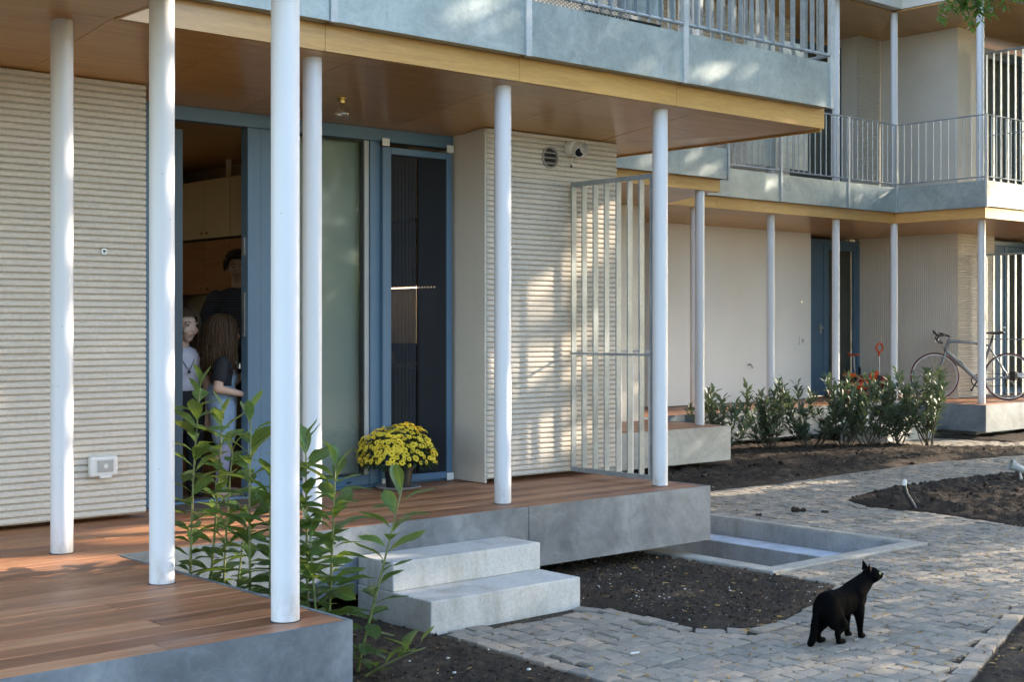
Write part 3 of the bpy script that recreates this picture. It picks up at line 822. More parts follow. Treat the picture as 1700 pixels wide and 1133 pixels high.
# ------------------------------------------------------------------ kitchen things seen through the door
M['cab'] = simple('cream_cabinet', (.62,.52,.40), (.58,.48,.37), 1, .45)
k1 = thing('wall_cabinet', 'row of cream upper kitchen cabinets high on the kitchen wall', 'cabinet', (6.0, 9.6, 2.3))
k2 = thing('wall_cabinet', 'row of dark wood kitchen cabinets hanging under the cream ones', 'cabinet', (6.0, 9.6, 1.8))
for root, z0, z1, mat in ((k1, 2.29, 2.81, 'cab'), (k2, 1.80, 2.27, 'walnut')):
    obj('carcass', MB().box(6.022, 6.355, 7.65, 11.95, z0, z1), M[mat], root)
    y = 7.65; ws = [.55, .55, .62, .62, .55, .45, .48, .48]
    for i, w in enumerate(ws):
        d = obj('door', MB().box(6.0, 6.02, y+.002, y+w-.002, z0+.002, z1-.002), M[mat], root, bevel=.002)
        yk = y+.05 if i % 2 == 0 else y+w-.05
        obj('knob', MB().lathe([(.004,0),(.012,-.004),(.013,-.014),(.004,-.02),(0,-.021)], 12, (6.0, yk, z0+.045), 'x'), M['brass'], d, smooth=True)
        y += w
br = tag(obj('wall_bracket', MB().prism([(6.10,10.70),(6.115,10.70),(6.115,10.79),(6.10,10.79)], 2.812, 3.0).box(6.10,6.2,10.70,10.79,2.811,2.8118), M['plastic_w']), 'small pale bracket standing on top of the cream cabinets', 'bracket')
kb = thing('kitchen_counter', 'kitchen counter with dark base units below a lit backsplash', 'counter', (6.0, 9.6, .45))
obj('base_unit', MB().box(5.80, 6.355, 7.66, 11.9, .46, 1.215), M['black'], kb)
obj('worktop', MB().box(5.76, 6.355, 7.65, 11.92, 1.217, 1.25), simple('worktop', (.30,.26,.22), (.22,.19,.16), 20, .4), kb)
obj('backsplash', MB().box(6.345, 6.357, 7.65, 11.92, 1.252, 1.796), simple('backsplash', (.55,.50,.43), (.5,.46,.40), 3, .4), kb)
ov = obj('oven', MB().box(5.785, 5.798, 8.0, 8.55, .55, 1.1), M['black'], kb, label='black oven front with red display')
obj('display', MB().box(5.781, 5.7845, 8.13, 8.19, .995, 1.012), emit('red_display', (1,.06,.03), 2.5), ov)
ls = obj('strip_light', MB().box(6.05, 6.07, 7.75, 9.7, 1.788, 1.797), emit('strip_light', (1,.78,.52), 3.2)); tag(ls, 'thin lit strip light under the kitchen cabinets', 'lamp')
bk = MB().lathe([(.0,0),(.09,0),(.12,.13),(.125,.13),(.095,-.004),(0,-.004)], 20, (6.0, 7.99, 1.256)); tag(obj('basin', bk, simple('blue_plastic', (.03,.07,.16), None, 4, .4), smooth='auto'), 'blue plastic basin on the kitchen counter behind the insect screen', 'basin')

# ------------------------------------------------------------------ columns
COL = {}
def column(label, x, y, z0=D, z1=2.965, r=.0515, group='white round columns of the ground floor', n=40, seam=True):
    c = thing('column', label, 'column', (x, y, z0), group)
    mb = MB().lathe([(r, z0+.003), (r, z1)], n, (x, y, 0)); obj('shaft', mb, M['post'], c, smooth='auto')
    obj('base_ring', MB().lathe([(r+.004, z0-.002), (r+.004, z0+.004)], n, (x, y, 0)), M['dark'], c)
    obj('top_ring', MB().lathe([(r+.004, z1-.008), (r+.004, z1+.004)], n, (x, y, 0)), M['dark'], c)
    return c
r_ = .0515
column('white column nearest the camera, on the tip of the near deck', 2.637+.02, 4.243+.03)
column('white column in the deck interior between the nearest one and the ribbed wall one', 2.638+.02, 5.198+.03)
column('white column standing before the left ribbed wall with the socket', 2.66, 6.235)
column('white column half hidden behind the nearest one, beside the frosted pane', 4.045, 6.235)
column('white column standing right of the yellow flowers', 5.385, 6.225)
column('white column at the open end of the slatted gate', 6.765, 6.22)
column('white column on the jutting corner of the middle deck', 11.17, 9.70, z1=2.96, n=24)
far_g = 'white round columns of the far terrace'
column('white far column squeezed behind the middle deck column', 12.71, 11.12, group=far_g, n=20)
column('white far column before the pale wall with the doorbell plate', 14.24, 11.16, group=far_g, n=20)
column('white far column in front of the blue far door', 15.60, 11.12, group=far_g, n=20)
column('white far column at the inner deck corner beside the scooters', 16.90, 11.06, group=far_g, n=20)
column('white far column that cuts across the bicycle frame', 17.08, 9.81, group=far_g, n=20)

# ------------------------------------------------------------------ middle house
mid = thing('apartment_house', 'middle stepped house mostly hidden behind the near ribbed wall, with plywood edged soffit', 'house', (9.5, 10.5, 0))
obj('wall', MB().box(7.3, 11.2, 10.6, 10.8, .3, 2.9), M['render_s'], mid)
obj('side_wall', MB().box(11.0, 11.2, 10.803, 12.0, .3, 2.9), M['render_s'], mid)
for a, b in ((7.3, 8.6), (8.6, 9.9), (9.9, 11.39)): soff('soffit_panel', a, b, 9.66, 10.6, 2.955, 2.85, mid)
obj('edge_board', MB().box(7.3, 9.2, 9.63, 9.655, 2.955, 3.10), M['ply_edge'], mid)
obj('edge_board', MB().box(9.203, 11.42, 9.63, 9.655, 2.955, 3.10), M['ply_edge'], mid)
obj('edge_board', MB().box(11.395, 11.42, 9.658, 10.95, 2.95, 3.10), M['ply_edge_y'], mid)
obj('floor_slab', MB().box(7.3, 11.38, 9.68, 12.1, 3.105, 3.40), M['concrete'], mid)
obj('upper_wall', MB().box(7.3, 11.2, 10.6, 12.1, 3.41, 6.3), M['render_s'], mid)
obj('roof', MB().box(7.2, 11.5, 9.6, 12.2, 6.305, 6.7), M['render_s'], mid)

# ------------------------------------------------------------------ far house
far = thing('apartment_house', 'far stepped house with pale walls, blue doors and grey balcony fronts', 'house', (16, 12, 0))
obj('wall', MB().box(13.02, 16.37, 12.1, 12.3, .46, 2.88), M['render_far'], far)
obj('reveal_wall', MB().box(13.02, 13.14, 12.301, 12.6, .46, 2.88), M['render_far'], far)
obj('wall', MB().box(11.0, 12.1, 12.1, 12.3, .46, 2.88), M['render_far'], far)
obj('ribbed_wall', ribs(10.7, 12.45, 17.97, .475, 2.88, .034, .012, 'y', True), M['render'], far, smooth='auto', fix=False)
obj('wall_core', MB().box(17.9705, 18.2, 10.71, 12.45, .475, 2.88), M['render'], far)
obj('ribbed_wall', ribs(17.96, 18.98, 10.70, .475, 2.88, .0352, .012), M['render'], far, smooth='auto', fix=False)
obj('wall_core', MB().box(18.201, 18.98, 10.7005, 10.9, .475, 2.88), M['render'], far)
obj('ribbed_wall', ribs(20.4, 22.5, 10.70, .475, 2.88, .0352, .012), M['render'], far, smooth='auto', fix=False)
def fold_soffit(z, par, g=.002):
    def pan(pts):
        cx = sum(p[0] for p in pts)/len(pts); cy = sum(p[1] for p in pts)/len(pts)
        q = [(cx+(p[0]-cx)*(1-g), cy+(p[1]-cy)*(1-g), p[2]) for p in pts]; k = len(q)
        mb = MB(); mb.v = q+[(p[0], p[1], p[2]+.018) for p in q]
        mb.f = [tuple(range(k)), tuple(range(2*k-1, k-1, -1))]+[(i, (i+1) % k, k+(i+1) % k, k+i) for i in range(k)]
        obj('soffit_panel', mb, M['ply_soffit'], par)
    lo = z-.105
    xs_ = [11.42, 12.7, 14.2, 15.6]
    for a, b in zip(xs_[:-1], xs_[1:]): pan([(a,11.04,z),(b,11.04,z),(b,12.1,lo),(a,12.1,lo)])
    pan([(15.6,11.04,z),(16.87,11.04,z),(17.97,12.1,lo),(15.6,12.1,lo)])
    pan([(16.87,9.67,z),(17.97,10.72,lo),(17.97,12.1,lo),(16.87,11.04,z)])
    pan([(16.87,9.67,z),(19.2,9.67,z),(19.2,10.72,lo),(17.97,10.72,lo)]); pan([(19.2,9.67,z),(22,9.67,z),(22,10.72,lo),(19.2,10.72,lo)])
    pan([(11.42,12.1,lo),(17.97,12.1,lo),(17.97,12.88,lo-.01),(11.42,12.88,lo-.01)]); pan([(17.97,10.72,lo),(22,10.72,lo),(22,11.3,lo-.01),(17.97,11.3,lo-.01)])
fold_soffit(2.955, far)
for a, b in ((11.42, 13.0), (13.003, 14.9), (14.903, 16.842)): obj('edge_board', MB().box(a, b, 11.01, 11.035, 2.955, 3.12), M['ply_edge'], far)
obj('edge_board', MB().box(16.845, 16.868, 9.62, 11.033, 2.957, 3.12), M['ply_edge_y'], far)
obj('edge_board', MB().box(16.87, 22, 9.64, 9.665, 2.957, 3.12), M['ply_edge'], far)
obj('floor_slab', MB().box(11.42, 16.88, 11.05, 12.7, 3.125, 3.40), M['concrete'], far)
obj('floor_slab', MB().box(16.9, 22, 9.68, 12.7, 3.125, 3.40), M['concrete'], far)
# upper storey
obj('upper_wall', MB().box(17.97, 18.2, 10.70, 12.0, 3.41, 5.9), M['render_s'], far)
obj('upper_wall', MB().box(18.203, 18.68, 10.702, 10.9, 3.41, 5.9), M['render_s'], far)
obj('upper_wall', MB().box(17.40, 17.968, 12.02, 12.4, 3.41, 5.9), M['render_s'], far)
obj('ribbed_wall', ribs(17.40, 17.97, 12.018, 3.41, 5.9, .0352, .012), M['render'], far, smooth='auto', fix=False)
obj('ribbed_wall', ribs(11.3, 15.75, 12.018, 3.41, 5.9, .0352, .012), M['render'], far, smooth='auto', fix=False)
obj('wall_core', MB().box(11.3, 15.75, 12.0185, 12.4, 3.41, 5.9), M['render'], far)
obj('upper_wall', MB().box(20.2, 22, 10.702, 10.9, 3.41, 5.9), M['render_s'], far)
fold_soffit(5.945, far)
obj('shade_wall', MB().box(20.6, 20.75, 9.72, 10.68, .46, 2.85), M['render_s'], far); obj('shade_wall', MB().box(20.6, 20.75, 9.72, 10.68, 3.42, 5.84), M['render_s'], far)  # out of view, added to keep the sun off the far ribbed wall
obj('roof', MB().box(11.3, 16.85, 10.9, 14, 5.97, 6.7), M['render_s'], far); obj('roof', MB().box(16.853, 22.2, 9.5, 14, 5.97, 6.7), M['render_s'], far)
obj('rear_wall', MB().box(11, 22, 12.9, 13.1, .3, 5.95), M['render_s'], far)
# doors of the far house
def far_door(label, x0, x1, y, z0, z1, kind, name='door'):
    t = thing(name, label, 'door', ((x0+x1)/2, y, z0))
    mat = 'blue' if kind != 'dark' else 'navy'
    B = lambda n, a, b, c, d, yy0=y, yy1=y+.07, m=mat, p=t: obj(n, MB().box(a, b, yy0, yy1, c, d), M[m], p, bevel=.004)
    B('frame', x0, x0+.07, z0, z1-.07); B('frame', x1-.07, x1, z0, z1-.07); B('frame', x0, x1, z1-.068, z1)
    xm = x0+(x1-x0)*.42
    if kind == 'dark': xm = x0+.07
    else:
        lf = B('door_leaf', x0+.072, xm-.002, z0+.01, z1-.072, y+.012, y+.06)
        B('panel', x0+.12, xm-.06, z0+.12, z1-.2, y+.008, y+.0115, mat, lf)
        h = obj('handle', MB().tube([(xm-.07, y+.012, z0+1.02), (xm-.07, y-.04, z0+1.02), (xm-.18, y-.04, z0+1.02)], .011), M['steel'], lf, smooth=True)
        B('handle_plate', xm-.09, xm-.05, z0+.93, z0+1.07, y+.004, y+.0118, 'steel', lf)
        B('frame', xm, xm+.07, z0, z1-.07)
        xm += .07
    B('sash', xm+.002, xm+.06, z0+.01, z1-.072, y+.01, y+.06); B('sash', x1-.13, x1-.072, z0+.01, z1-.072, y+.01, y+.06)
    B('sash', xm+.062, x1-.132, z0+.01, z0+.09, y+.01, y+.06); B('sash', xm+.062, x1-.132, z1-.15, z1-.072, y+.01, y+.06)
    B('pane', xm+.062, x1-.132, z0+.092, z1-.152, y+.03, y+.036, 'glass')
    B('backing', xm-.3, x1+.35, z0, z1+.05, y+.20, y+.21, 'black')
    cb = MB(); n = 18
    for i in range(n+1):
        x = xm+.05+(x1-xm-.15)*i/n; cb.v += [(x, y+.12+(.02 if i % 2 else -.02), z0+.02), (x, y+.12+(.02 if i % 2 else -.02), z1-.1)]
    for i in range(n): cb.f.append((2*i, 2*i+2, 2*i+3, 2*i+1))
    obj('curtain', cb, M['curtain'], t, smooth=True, fix=False)
    return t
M['curtain'] = simple('dark_curtain', (.095,.09,.082), (.07,.066,.06), 3, .9)
far_door('blue far entrance door with handle and a narrow curtained pane behind the scooters', 16.38, 17.96, 12.36, .46, 2.80, 'pair')
far_door('blue door at the far right edge behind the slatted screen', 19.0, 20.4, 10.86, .46, 2.80, 'pair')
far_door('narrow dark glazed door visible between the bars of the near gate', 12.1, 13.015, 12.33, .46, 2.80, 'dark')
far_door('dark upper floor glazed door behind the balcony bars left of the recess', 15.76, 17.40, 12.3, 3.42, 5.7, 'dark')
far_door('dark upper floor door at the far right behind the tall balcony screen', 18.69, 20.2, 10.84, 3.42, 5.7, 'dark')

# ------------------------------------------------------------------ balconies
def bar_mesh(name, dx, dy, z0, z1, mat='galv_bar'): return mesh(name, MB().box(-dx/2, dx/2, -dy/2, dy/2, z0, z1), M[mat])
nb = thing('balcony', 'near balcony front of grey sheet panels with upright flat bars above the plywood edge', 'balcony', (5.6, 6.0, 3.1))
xs = [1.29, 2.655, 4.021, 5.384, 6.764, 8.36]
for a, b in zip(xs[:-1], xs[1:]):
    obj('sheet_panel', MB().box(a+.022, b-.022, 5.998, 6.006, 3.112, 3.432), M['galv'], nb)
    obj('bottom_lip', MB().box(a+.022, b-.022, 5.99, 6.07, 3.104, 3.110), M['galv'], nb)
    obj('bottom_rail', MB().tube([(a+.02, 6.0, 3.487), (b-.02, 6.0, 3.487)], .013, 8), M['galv_bar'], nb, smooth='auto')
    obj('top_rail', MB().box(a+.021, b-.021, 5.985, 6.015, 4.42, 4.44), M['galv_bar'], nb)
pm = bar_mesh('post', .044, .03, 3.10, 4.45, 'galv_post')
for x in xs: inst('post', pm, nb, (x, 6.0, 0))
bmh = bar_mesh('bar', .012, .032, 3.475, 4.42)
for a, b in zip(xs[2:-1], xs[3:]):
    n = int((b-a)/.113)
    for i in range(1, n): inst('bar', bmh, nb, (a+(b-a)*i/n, 6.0, 0))
for i in range(1, 24): inst('bar', bmh, nb, (8.36, 6.0+.113*i, 0), (0,0,PI/2))
obj('bottom_rail', MB().tube([(8.36, 6.02, 3.487), (8.36, 8.9, 3.487)], .013, 8), M['galv_bar'], nb, smooth='auto')
obj('sheet_panel', MB().box(8.352, 8.360, 6.02, 8.9, 3.112, 3.432), M['galv'], nb)
# expanded metal panel + sheet privacy panels behind the bars
em = MB(); w, h = .034, .022
z = 3.43; r0 = 0
while z < 3.95:
    x = 5.42 + (w/2 if r0 % 2 else 0)
    while x < 6.28:
        p = [(x, 6.04, z+h/2), (x+w/2, 6.043, z), (x, 6.04, z-h/2), (x-w/2, 6.037, z)]
        for a, b in ((0,1),(1,2),(2,3),(3,0)):
            A, B_ = Vector(p[a]), Vector(p[b]); d = (B_-A).normalized(); nrm = Vector((-d.z, 0, d.x))*.0028
            em.poly([tuple(A+nrm), tuple(B_+nrm), tuple(B_-nrm), tuple(A-nrm)])
        x += w
    z += h/2; r0 += 1
obj('mesh_panel', em, M['galv_bar'], nb, fix=False, label='expanded metal mesh panel behind the bars')
for a, b in ((6.20, 6.33), (6.335, 6.47), (6.475, 6.60)): obj('privacy_sheet', MB().box(a, b, 6.06, 6.066, 3.50, 4.6), M['galv'], nb)
tr = MB().box(5.95, 6.62, 6.10, 6.30, 3.44, 3.465).box(5.95, 6.62, 6.08, 6.10, 3.43, 3.475)
tag(obj('planter_tray', tr, M['black']), 'dark tray tucked under the bottom rail of the near balcony', 'tray')

mbal = thing('balcony', 'short grey balcony front of the middle house seen past the near soffit end', 'balcony', (9.5, 9.55, 3.1))
for a, b in ((7.3, 9.2), (9.2, 11.46)):
    obj('sheet_panel', MB().box(a+.002, b-.02, 9.548, 9.556, 3.085, 3.415), M['galv'], mbal)
    obj('bottom_rail', MB().tube([(a, 9.55, 3.475), (b, 9.55, 3.475)], .012, 8), M['galv_bar'], mbal, smooth='auto')
obj('post', MB().box(11.445, 11.48, 9.535, 9.57, 3.075, 4.4), M['galv_bar'], mbal)
obj('sheet_panel', MB().box(11.455, 11.463, 9.575, 10.93, 3.085, 3.415), M['galv'], mbal)
bm2 = bar_mesh('bar', .012, .03, 3.465, 4.4)
for i in range(1, 20): inst('bar', bm2, mbal, (9.2+2.25*i/20, 9.55, 0))

fb = thing('balcony', 'far balcony with thin grey bars stepping round the inner corner', 'balcony', (15, 10.9, 3.1))
def fpanel(x0, x1, y0, y1): obj('sheet_panel', MB().box(x0, x1, y0, y1, 3.108, 3.45), M['galv'], fb)
ps = [11.48, 12.75, 14.19, 15.653, 16.80]
for a, b in zip(ps[:-1], ps[1:]): fpanel(a+.018, b-.018, 10.95, 10.958)
fpanel(16.798, 16.806, 9.60, 10.93); fpanel(16.82, 19.0, 9.57, 9.578); fpanel(19.005, 22, 9.57, 9.578)
obj('bottom_lip', MB().box(11.48, 16.8, 10.945, 11.0, 3.100, 3.106), M['galv'], fb); obj('bottom_lip', MB().box(16.793, 16.85, 9.60, 10.94, 3.100, 3.106), M['galv'], fb)
pf = bar_mesh('post', .038, .03, 3.10, 4.33, 'galv_post')
for x in ps: inst('post', pf, fb, (x, 10.95, 0))
for p in ((16.80, 9.575), (18.1, 9.575), (19.4, 9.575), (22, 9.575)): inst('post', pf, fb, (*p, 0))
def rail(p, q, z, r=.011): obj('rail', MB().tube([(*p, z), (*q, z)], r, 6), M['galv_bar'], fb, smooth='auto')
for z in (3.50, 4.33): rail((11.48, 10.95), (16.8, 10.95), z); rail((16.8, 10.95), (16.8, 9.575), z); rail((16.8, 9.575), (22, 9.575), z)
bf = mesh('bar', MB().lathe([(.0075, 3.50), (.0075, 4.33)], 6), M['galv_bar'])
for i in range(1, 45): inst('bar', bf, fb, (11.48+5.32*i/45, 10.95, 0))
for i in range(1, 12): inst('bar', bf, fb, (16.8, 9.575+1.375*i/12, 0))
for i in range(1, 24): inst('bar', bf, fb, (16.8+.125*i, 9.575, 0))
for a, b in ((13.58, 13.86), (13.87, 14.15), (14.27, 14.55), (14.56, 14.84)): obj('privacy_sheet', MB().box(a, b, 11.02, 11.026, 3.55, 5.2), M['galv'], fb)
em = MB(); z = 3.55; r0 = 0; w, h = .06, .04
while z < 4.6:
    for x0_, x1_ in ((13.30, 13.56), (14.17, 14.26)):
        x = x0_ + (w/2 if r0 % 2 else 0)
        while x < x1_:
            p = [(x, 11.0, z+h/2), (x+w/2, 11.003, z), (x, 11.0, z-h/2), (x-w/2, 10.997, z)]
            for a, b in ((0,1),(1,2),(2,3),(3,0)):
                A, B_ = Vector(p[a]), Vector(p[b]); d = (B_-A).normalized(); nrm = Vector((-d.z, 0, d.x))*.007
                em.poly([tuple(A+nrm), tuple(B_+nrm), tuple(B_-nrm), tuple(A-nrm)])
            x += w
    z += h/2; r0 += 1
obj('mesh_panel', em, M['galv_bar'], fb, fix=False)
upg = 'white round columns of the upper floor'
for lab, x, y in (('white upper column rising from the middle balcony, seen between the near balcony bars', 11.17, 9.72),
                  ('white upper column standing left of the middle one behind the near balcony bars', 12.71, 11.14),
                  ('white upper column seen through the right half of the near balcony bars', 14.24, 11.16),
                  ('white upper column just right of the near balcony end post', 15.60, 11.12),
                  ('white upper column at the inner corner of the far balcony', 16.90, 11.06),
                  ('white upper column at the outer balcony corner under the green branch', 17.08, 9.83)):
    column(lab, x, y, 3.38, 5.95, group=upg, n=20)

# ------------------------------------------------------------------ slatted gates
def gate(label, x, ys, z0, z1, zm):
    t = thing('slatted_gate', label, 'gate', (x, sum(ys)/len(ys), z0))
    bm_ = bar_mesh('slat', .046, .011, z0+.032, z1-.032)
    for y in ys[:-1]: inst('slat', bm_, t, (x, y, 0))
    obj('post', MB().box(x-.018, x+.018, ys[-1]-.008, ys[-1]+.008, z0, z1), M['galv_bar'], t)
    obj('top_rail', MB().box(x-.018, x+.018, ys[-1]+.0085, ys[0]+.012, z1-.030, z1), M['galv_bar'], t)
    obj('bottom_rail', MB().box(x-.018, x+.018, ys[-1]+.0085, ys[0]+.012, z0, z0+.03), M['galv_bar'], t)
    obj('mid_rail', MB().box(x-.026, x-.0185, ys[-1]-.008, ys[0]+.012, zm-.008, zm+.008), M['galv_bar'], t)
    return t
gate('tall galvanised slatted gate between the ribbed wall and the deck column', 6.74, [7.023, 6.916, 6.805, 6.696, 6.583, 6.475, 6.366, 6.267], .485, 2.53, 1.32)
gate('tall slatted screen on the far terrace behind the bicycle', 18.4, [10.60-.112*i for i in range(10)], .478, 2.56, 1.315)
gate('tall slatted screen on the far upper balcony under the green branch', 18.4, [10.60-.112*i for i in range(10)], 3.45, 5.50, 4.28)
gf = thing('guard_frame', 'low white metal guard frame just outside the slatted gate', 'rail', (7.04, 6.7, .12))
obj('top_rail', MB().box(7.025, 7.045, 6.55, 6.865, 1.325, 1.343), M['white'], gf)
for y in (6.56, 6.74, 6.855): obj('bar', MB().box(7.025, 7.045, y-.01, y+.01, .14, 1.324), M['white'], gf)

# ------------------------------------------------------------------ wall fittings
sc_ = thing('security_camera', 'white dome security camera on the ribbed wall beside the round vent', 'camera', (6.75, 7.06, 2.767))
c0 = (6.735, 7.064, 2.775)
obj('housing', MB().lathe([(.0,.0),(.052,.0),(.055,-.012),(.052,-.045),(.044,-.058),(0,-.058)], 24, c0, 'y'), M['plastic_w'], sc_, smooth='auto')
import mathutils
def aimed(mb, frm, to): return Matrix.Translation(frm) @ (Vector(to)-Vector(frm)).to_track_quat('Z', 'Y').to_matrix().to_4x4()
body = MB(); tmp = MB().lathe([(0,-.055),(.030,-.05),(.038,-.03),(.04,.0),(.040,.045),(.036,.05),(.033,.046),(0,.046)], 24)
p0 = Vector((6.742, 6.99, 2.750)); body.add(tmp, aimed(tmp, p0, p0+Vector((-.35,-.75,-.28))))
obj('camera_head', body, M['plastic_w'], sc_, smooth='auto')
ln = MB(); tmp = MB().lathe([(0,.0462),(.030,.0464),(.030,.049),(.018,.0505),(.0,.051)], 20); ln.add(tmp, aimed(tmp, p0, p0+Vector((-.35,-.75,-.28))))
obj('lens', ln, simple('lens_glass', (.01,.01,.012), None, 3, .08), sc_, smooth='auto')
vis = MB(); tmp = MB().lathe([(.041,-.03),(.044,-.03),(.044,.06),(.041,.06)], 24, closed=True); vis.add(tmp, aimed(tmp, p0+Vector((.015,0,.02)), p0+Vector((.1,-.6,.0))))
obj('sun_shield', vis, M['plastic_w'], sc_, smooth='auto')
obj('cable', MB().tube([(6.745, 7.03, 2.73), (6.745, 7.045, 2.69), (6.745, 7.052, 2.655)], .004, 6), M['plastic_w'], sc_, smooth=True)
obj('plug', MB().lathe([(.006,2.64),(.008,2.645),(.008,2.655),(0,2.656)], 10, (6.745,7.052,0)), M['black'], sc_)
M['ring'] = simple('vent_ring', (.34,.32,.29), (.30,.28,.25), 6, .5); M['louvre'] = simple('dark_louvre', (.10,.095,.09), (.08,.078,.075), 6, .5)
vt = thing('wall_vent', 'round louvred grey vent in the ribbed wall left of the security camera', 'vent', (6.546, 7.06, 2.69))
vc = (6.546, 7.062, 2.695)
obj('ring', MB().lathe([(.060,.004),(.066,-.012),(.075,-.012),(.078,.004)], 32, vc, 'y'), M['ring'], vt, smooth='auto')
obj('backing', MB().lathe([(0,.003),(.062,.003)], 32, vc, 'y'), M['black'], vt, fix=False)
for i in range(6):
    z = -.047+.0185*i; hw = math.sqrt(max(.0001, .061**2-z*z))
    b = MB(); b.v = [(vc[0]-hw, vc[1]-.012, vc[2]+z-.006), (vc[0]+hw, vc[1]-.012, vc[2]+z-.006), (vc[0]+hw, vc[1]+.001, vc[2]+z+.006), (vc[0]-hw, vc[1]+.001, vc[2]+z+.006)]; b.f = [(0,1,2,3)]
    o = obj('louvre', b, M['louvre'], vt, fix=False); m_ = o.modifiers.new('t', 'SOLIDIFY'); m_.thickness = .0025
so = thing('wall_socket', 'weatherproof white socket with grey lid low on the left ribbed wall', 'socket', (3.234, 7.06, .755))
obj('housing', MB().box(3.155, 3.315, 7.025, 7.064, .70, .81), M['plastic_w'], so, bevel=.012)
obj('lid', MB().box(3.195, 3.285, 7.019, 7.0245, .725, .79), M['plastic_g'], so, bevel=.004)
obj('latch', MB().box(3.205, 3.275, 7.016, 7.0245, .692, .71), M['plastic_w'], so, bevel=.003)
obj('key_hole', MB().lathe([(0,0),(.012,0),(.014,.003)], 16, (3.24, 7.016, .757), 'y'), M['plastic_w'], so)
hk = thing('wall_eyelet', 'small dark round eyelet hole in the left ribbed wall', 'eyelet', (3.248, 7.06, 1.919))
obj('ring', MB().lathe([(.010,.0),(.010,-.008),(.017,-.008),(.018,.0)], 20, (3.248, 7.064, 1.919), 'y'), M['steel'], hk, smooth='auto')
obj('plug', MB().lathe([(0,-.002),(.0105,-.002)], 16, (3.248, 7.064, 1.919), 'y'), M['black'], hk, fix=False)
bl = thing('light_bulb', 'bare clear glass globe bulb in a brass holder under the soffit', 'lamp', (4.66, 6.86, 2.88))
bx, by, bz = 4.66, 6.86, 2.882
obj('holder', MB().lathe([(.028,.0),(.028,-.006),(.018,-.010),(.017,-.03),(.0,-.032)], 20, (bx,by,bz)), M['brass'], bl, smooth='auto')
obj('globe', MB().lathe([(.012,-.03),(.016,-.042),(.036,-.062),(.046,-.09),(.043,-.112),(.028,-.132),(.0,-.138)], 28, (bx,by,bz)), glass_mat('bulb_glass', (.96,.96,.95), .10), bl, smooth=True)
obj('filament', MB().tube([(bx-.004,by,bz-.035),(bx-.007,by,bz-.075),(bx,by,bz-.085),(bx+.007,by,bz-.075),(bx+.004,by,bz-.035)], .0011, 6), M['brass'], bl, smooth=True)
db = thing('doorbell_plate', 'small white square switch plate on the pale far wall left of the blue door', 'switch plate', (16.15, 12.09, 1.15))
obj('plate', MB().box(16.09, 16.21, 12.085, 12.099, 1.24, 1.35), M['plastic_w'], db, bevel=.004); obj('button', MB().box(16.125, 16.175, 12.079, 12.0845, 1.27, 1.32), M['plastic_g'], db)
pg = obj('wall_eyelet', MB().lathe([(0,-.012),(.02,-.012),(.024,0)], 14, (16.14, 12.098, 1.85), 'y'), M['steel']); tag(pg, 'small dark round cap on the pale far wall above the switch plate', 'eyelet')
ar = obj('pipe_stub', MB().tube([(14.95,12.098,.97),(14.95,12.06,.98),(14.96,12.05,.96),(14.98,12.05,.93)], .014, 8), M['plastic_g'], smooth='auto'); tag(ar, 'small grey curved pipe stub low on the pale far wall', 'pipe')

# ------------------------------------------------------------------ laurel plants in front of the deck
def leaf_blade(L=1.0, W=.36, droop=.18, fold=.10, seg=6, twist=0, rs=None):
    mb = MB(); rs = rs or random.Random(0)
    prof = [0, .46, .80, 1.0, 1.0, .70, 0.03]
    for i in range(seg+1):
        t_ = i/seg; w = W/2*prof[i]*L; x = t_*L; z = -droop*L*t_*t_ + .03*L*math.sin(t_*5+rs.random())
        tw = twist*t_; wob = .015*L*math.sin(i*2.1+rs.random()*3)
        c, s = math.cos(tw), math.sin(tw)
        for k in (-1, 0, 1):
            yy = k*w; zz = abs(k)*fold*w*2.2 + (wob if k else 0)
            mb.v.append((x, yy*c-zz*s, z+yy*s+zz*c))
    for i in range(seg):
        for k in (0, 1):
            a = i*3+k; mb.f.append((a, a+1, a+4, a+3))
    return mb
rs = random.Random(12)
LV = [mesh('laurel_leaf', leaf_blade(1, .36+.07*rs.random(), .1+.25*rs.random(), .06+.16*rs.random(), 6, rs.uniform(-.4, .4), rs), M['leaf'], True) for _ in range(7)]
def lookmat(pos, d, up, s):
    x = Vector(d).normalized(); z = Vector(up); y = z.cross(x).normalized(); z = x.cross(y)
    m = Matrix(((x.x, y.x, z.x, pos[0]), (x.y, y.y, z.y, pos[1]), (x.z, y.z, z.z, pos[2]), (0,0,0,1)))
    return m @ Matrix.Diagonal((s, s, s, 1))
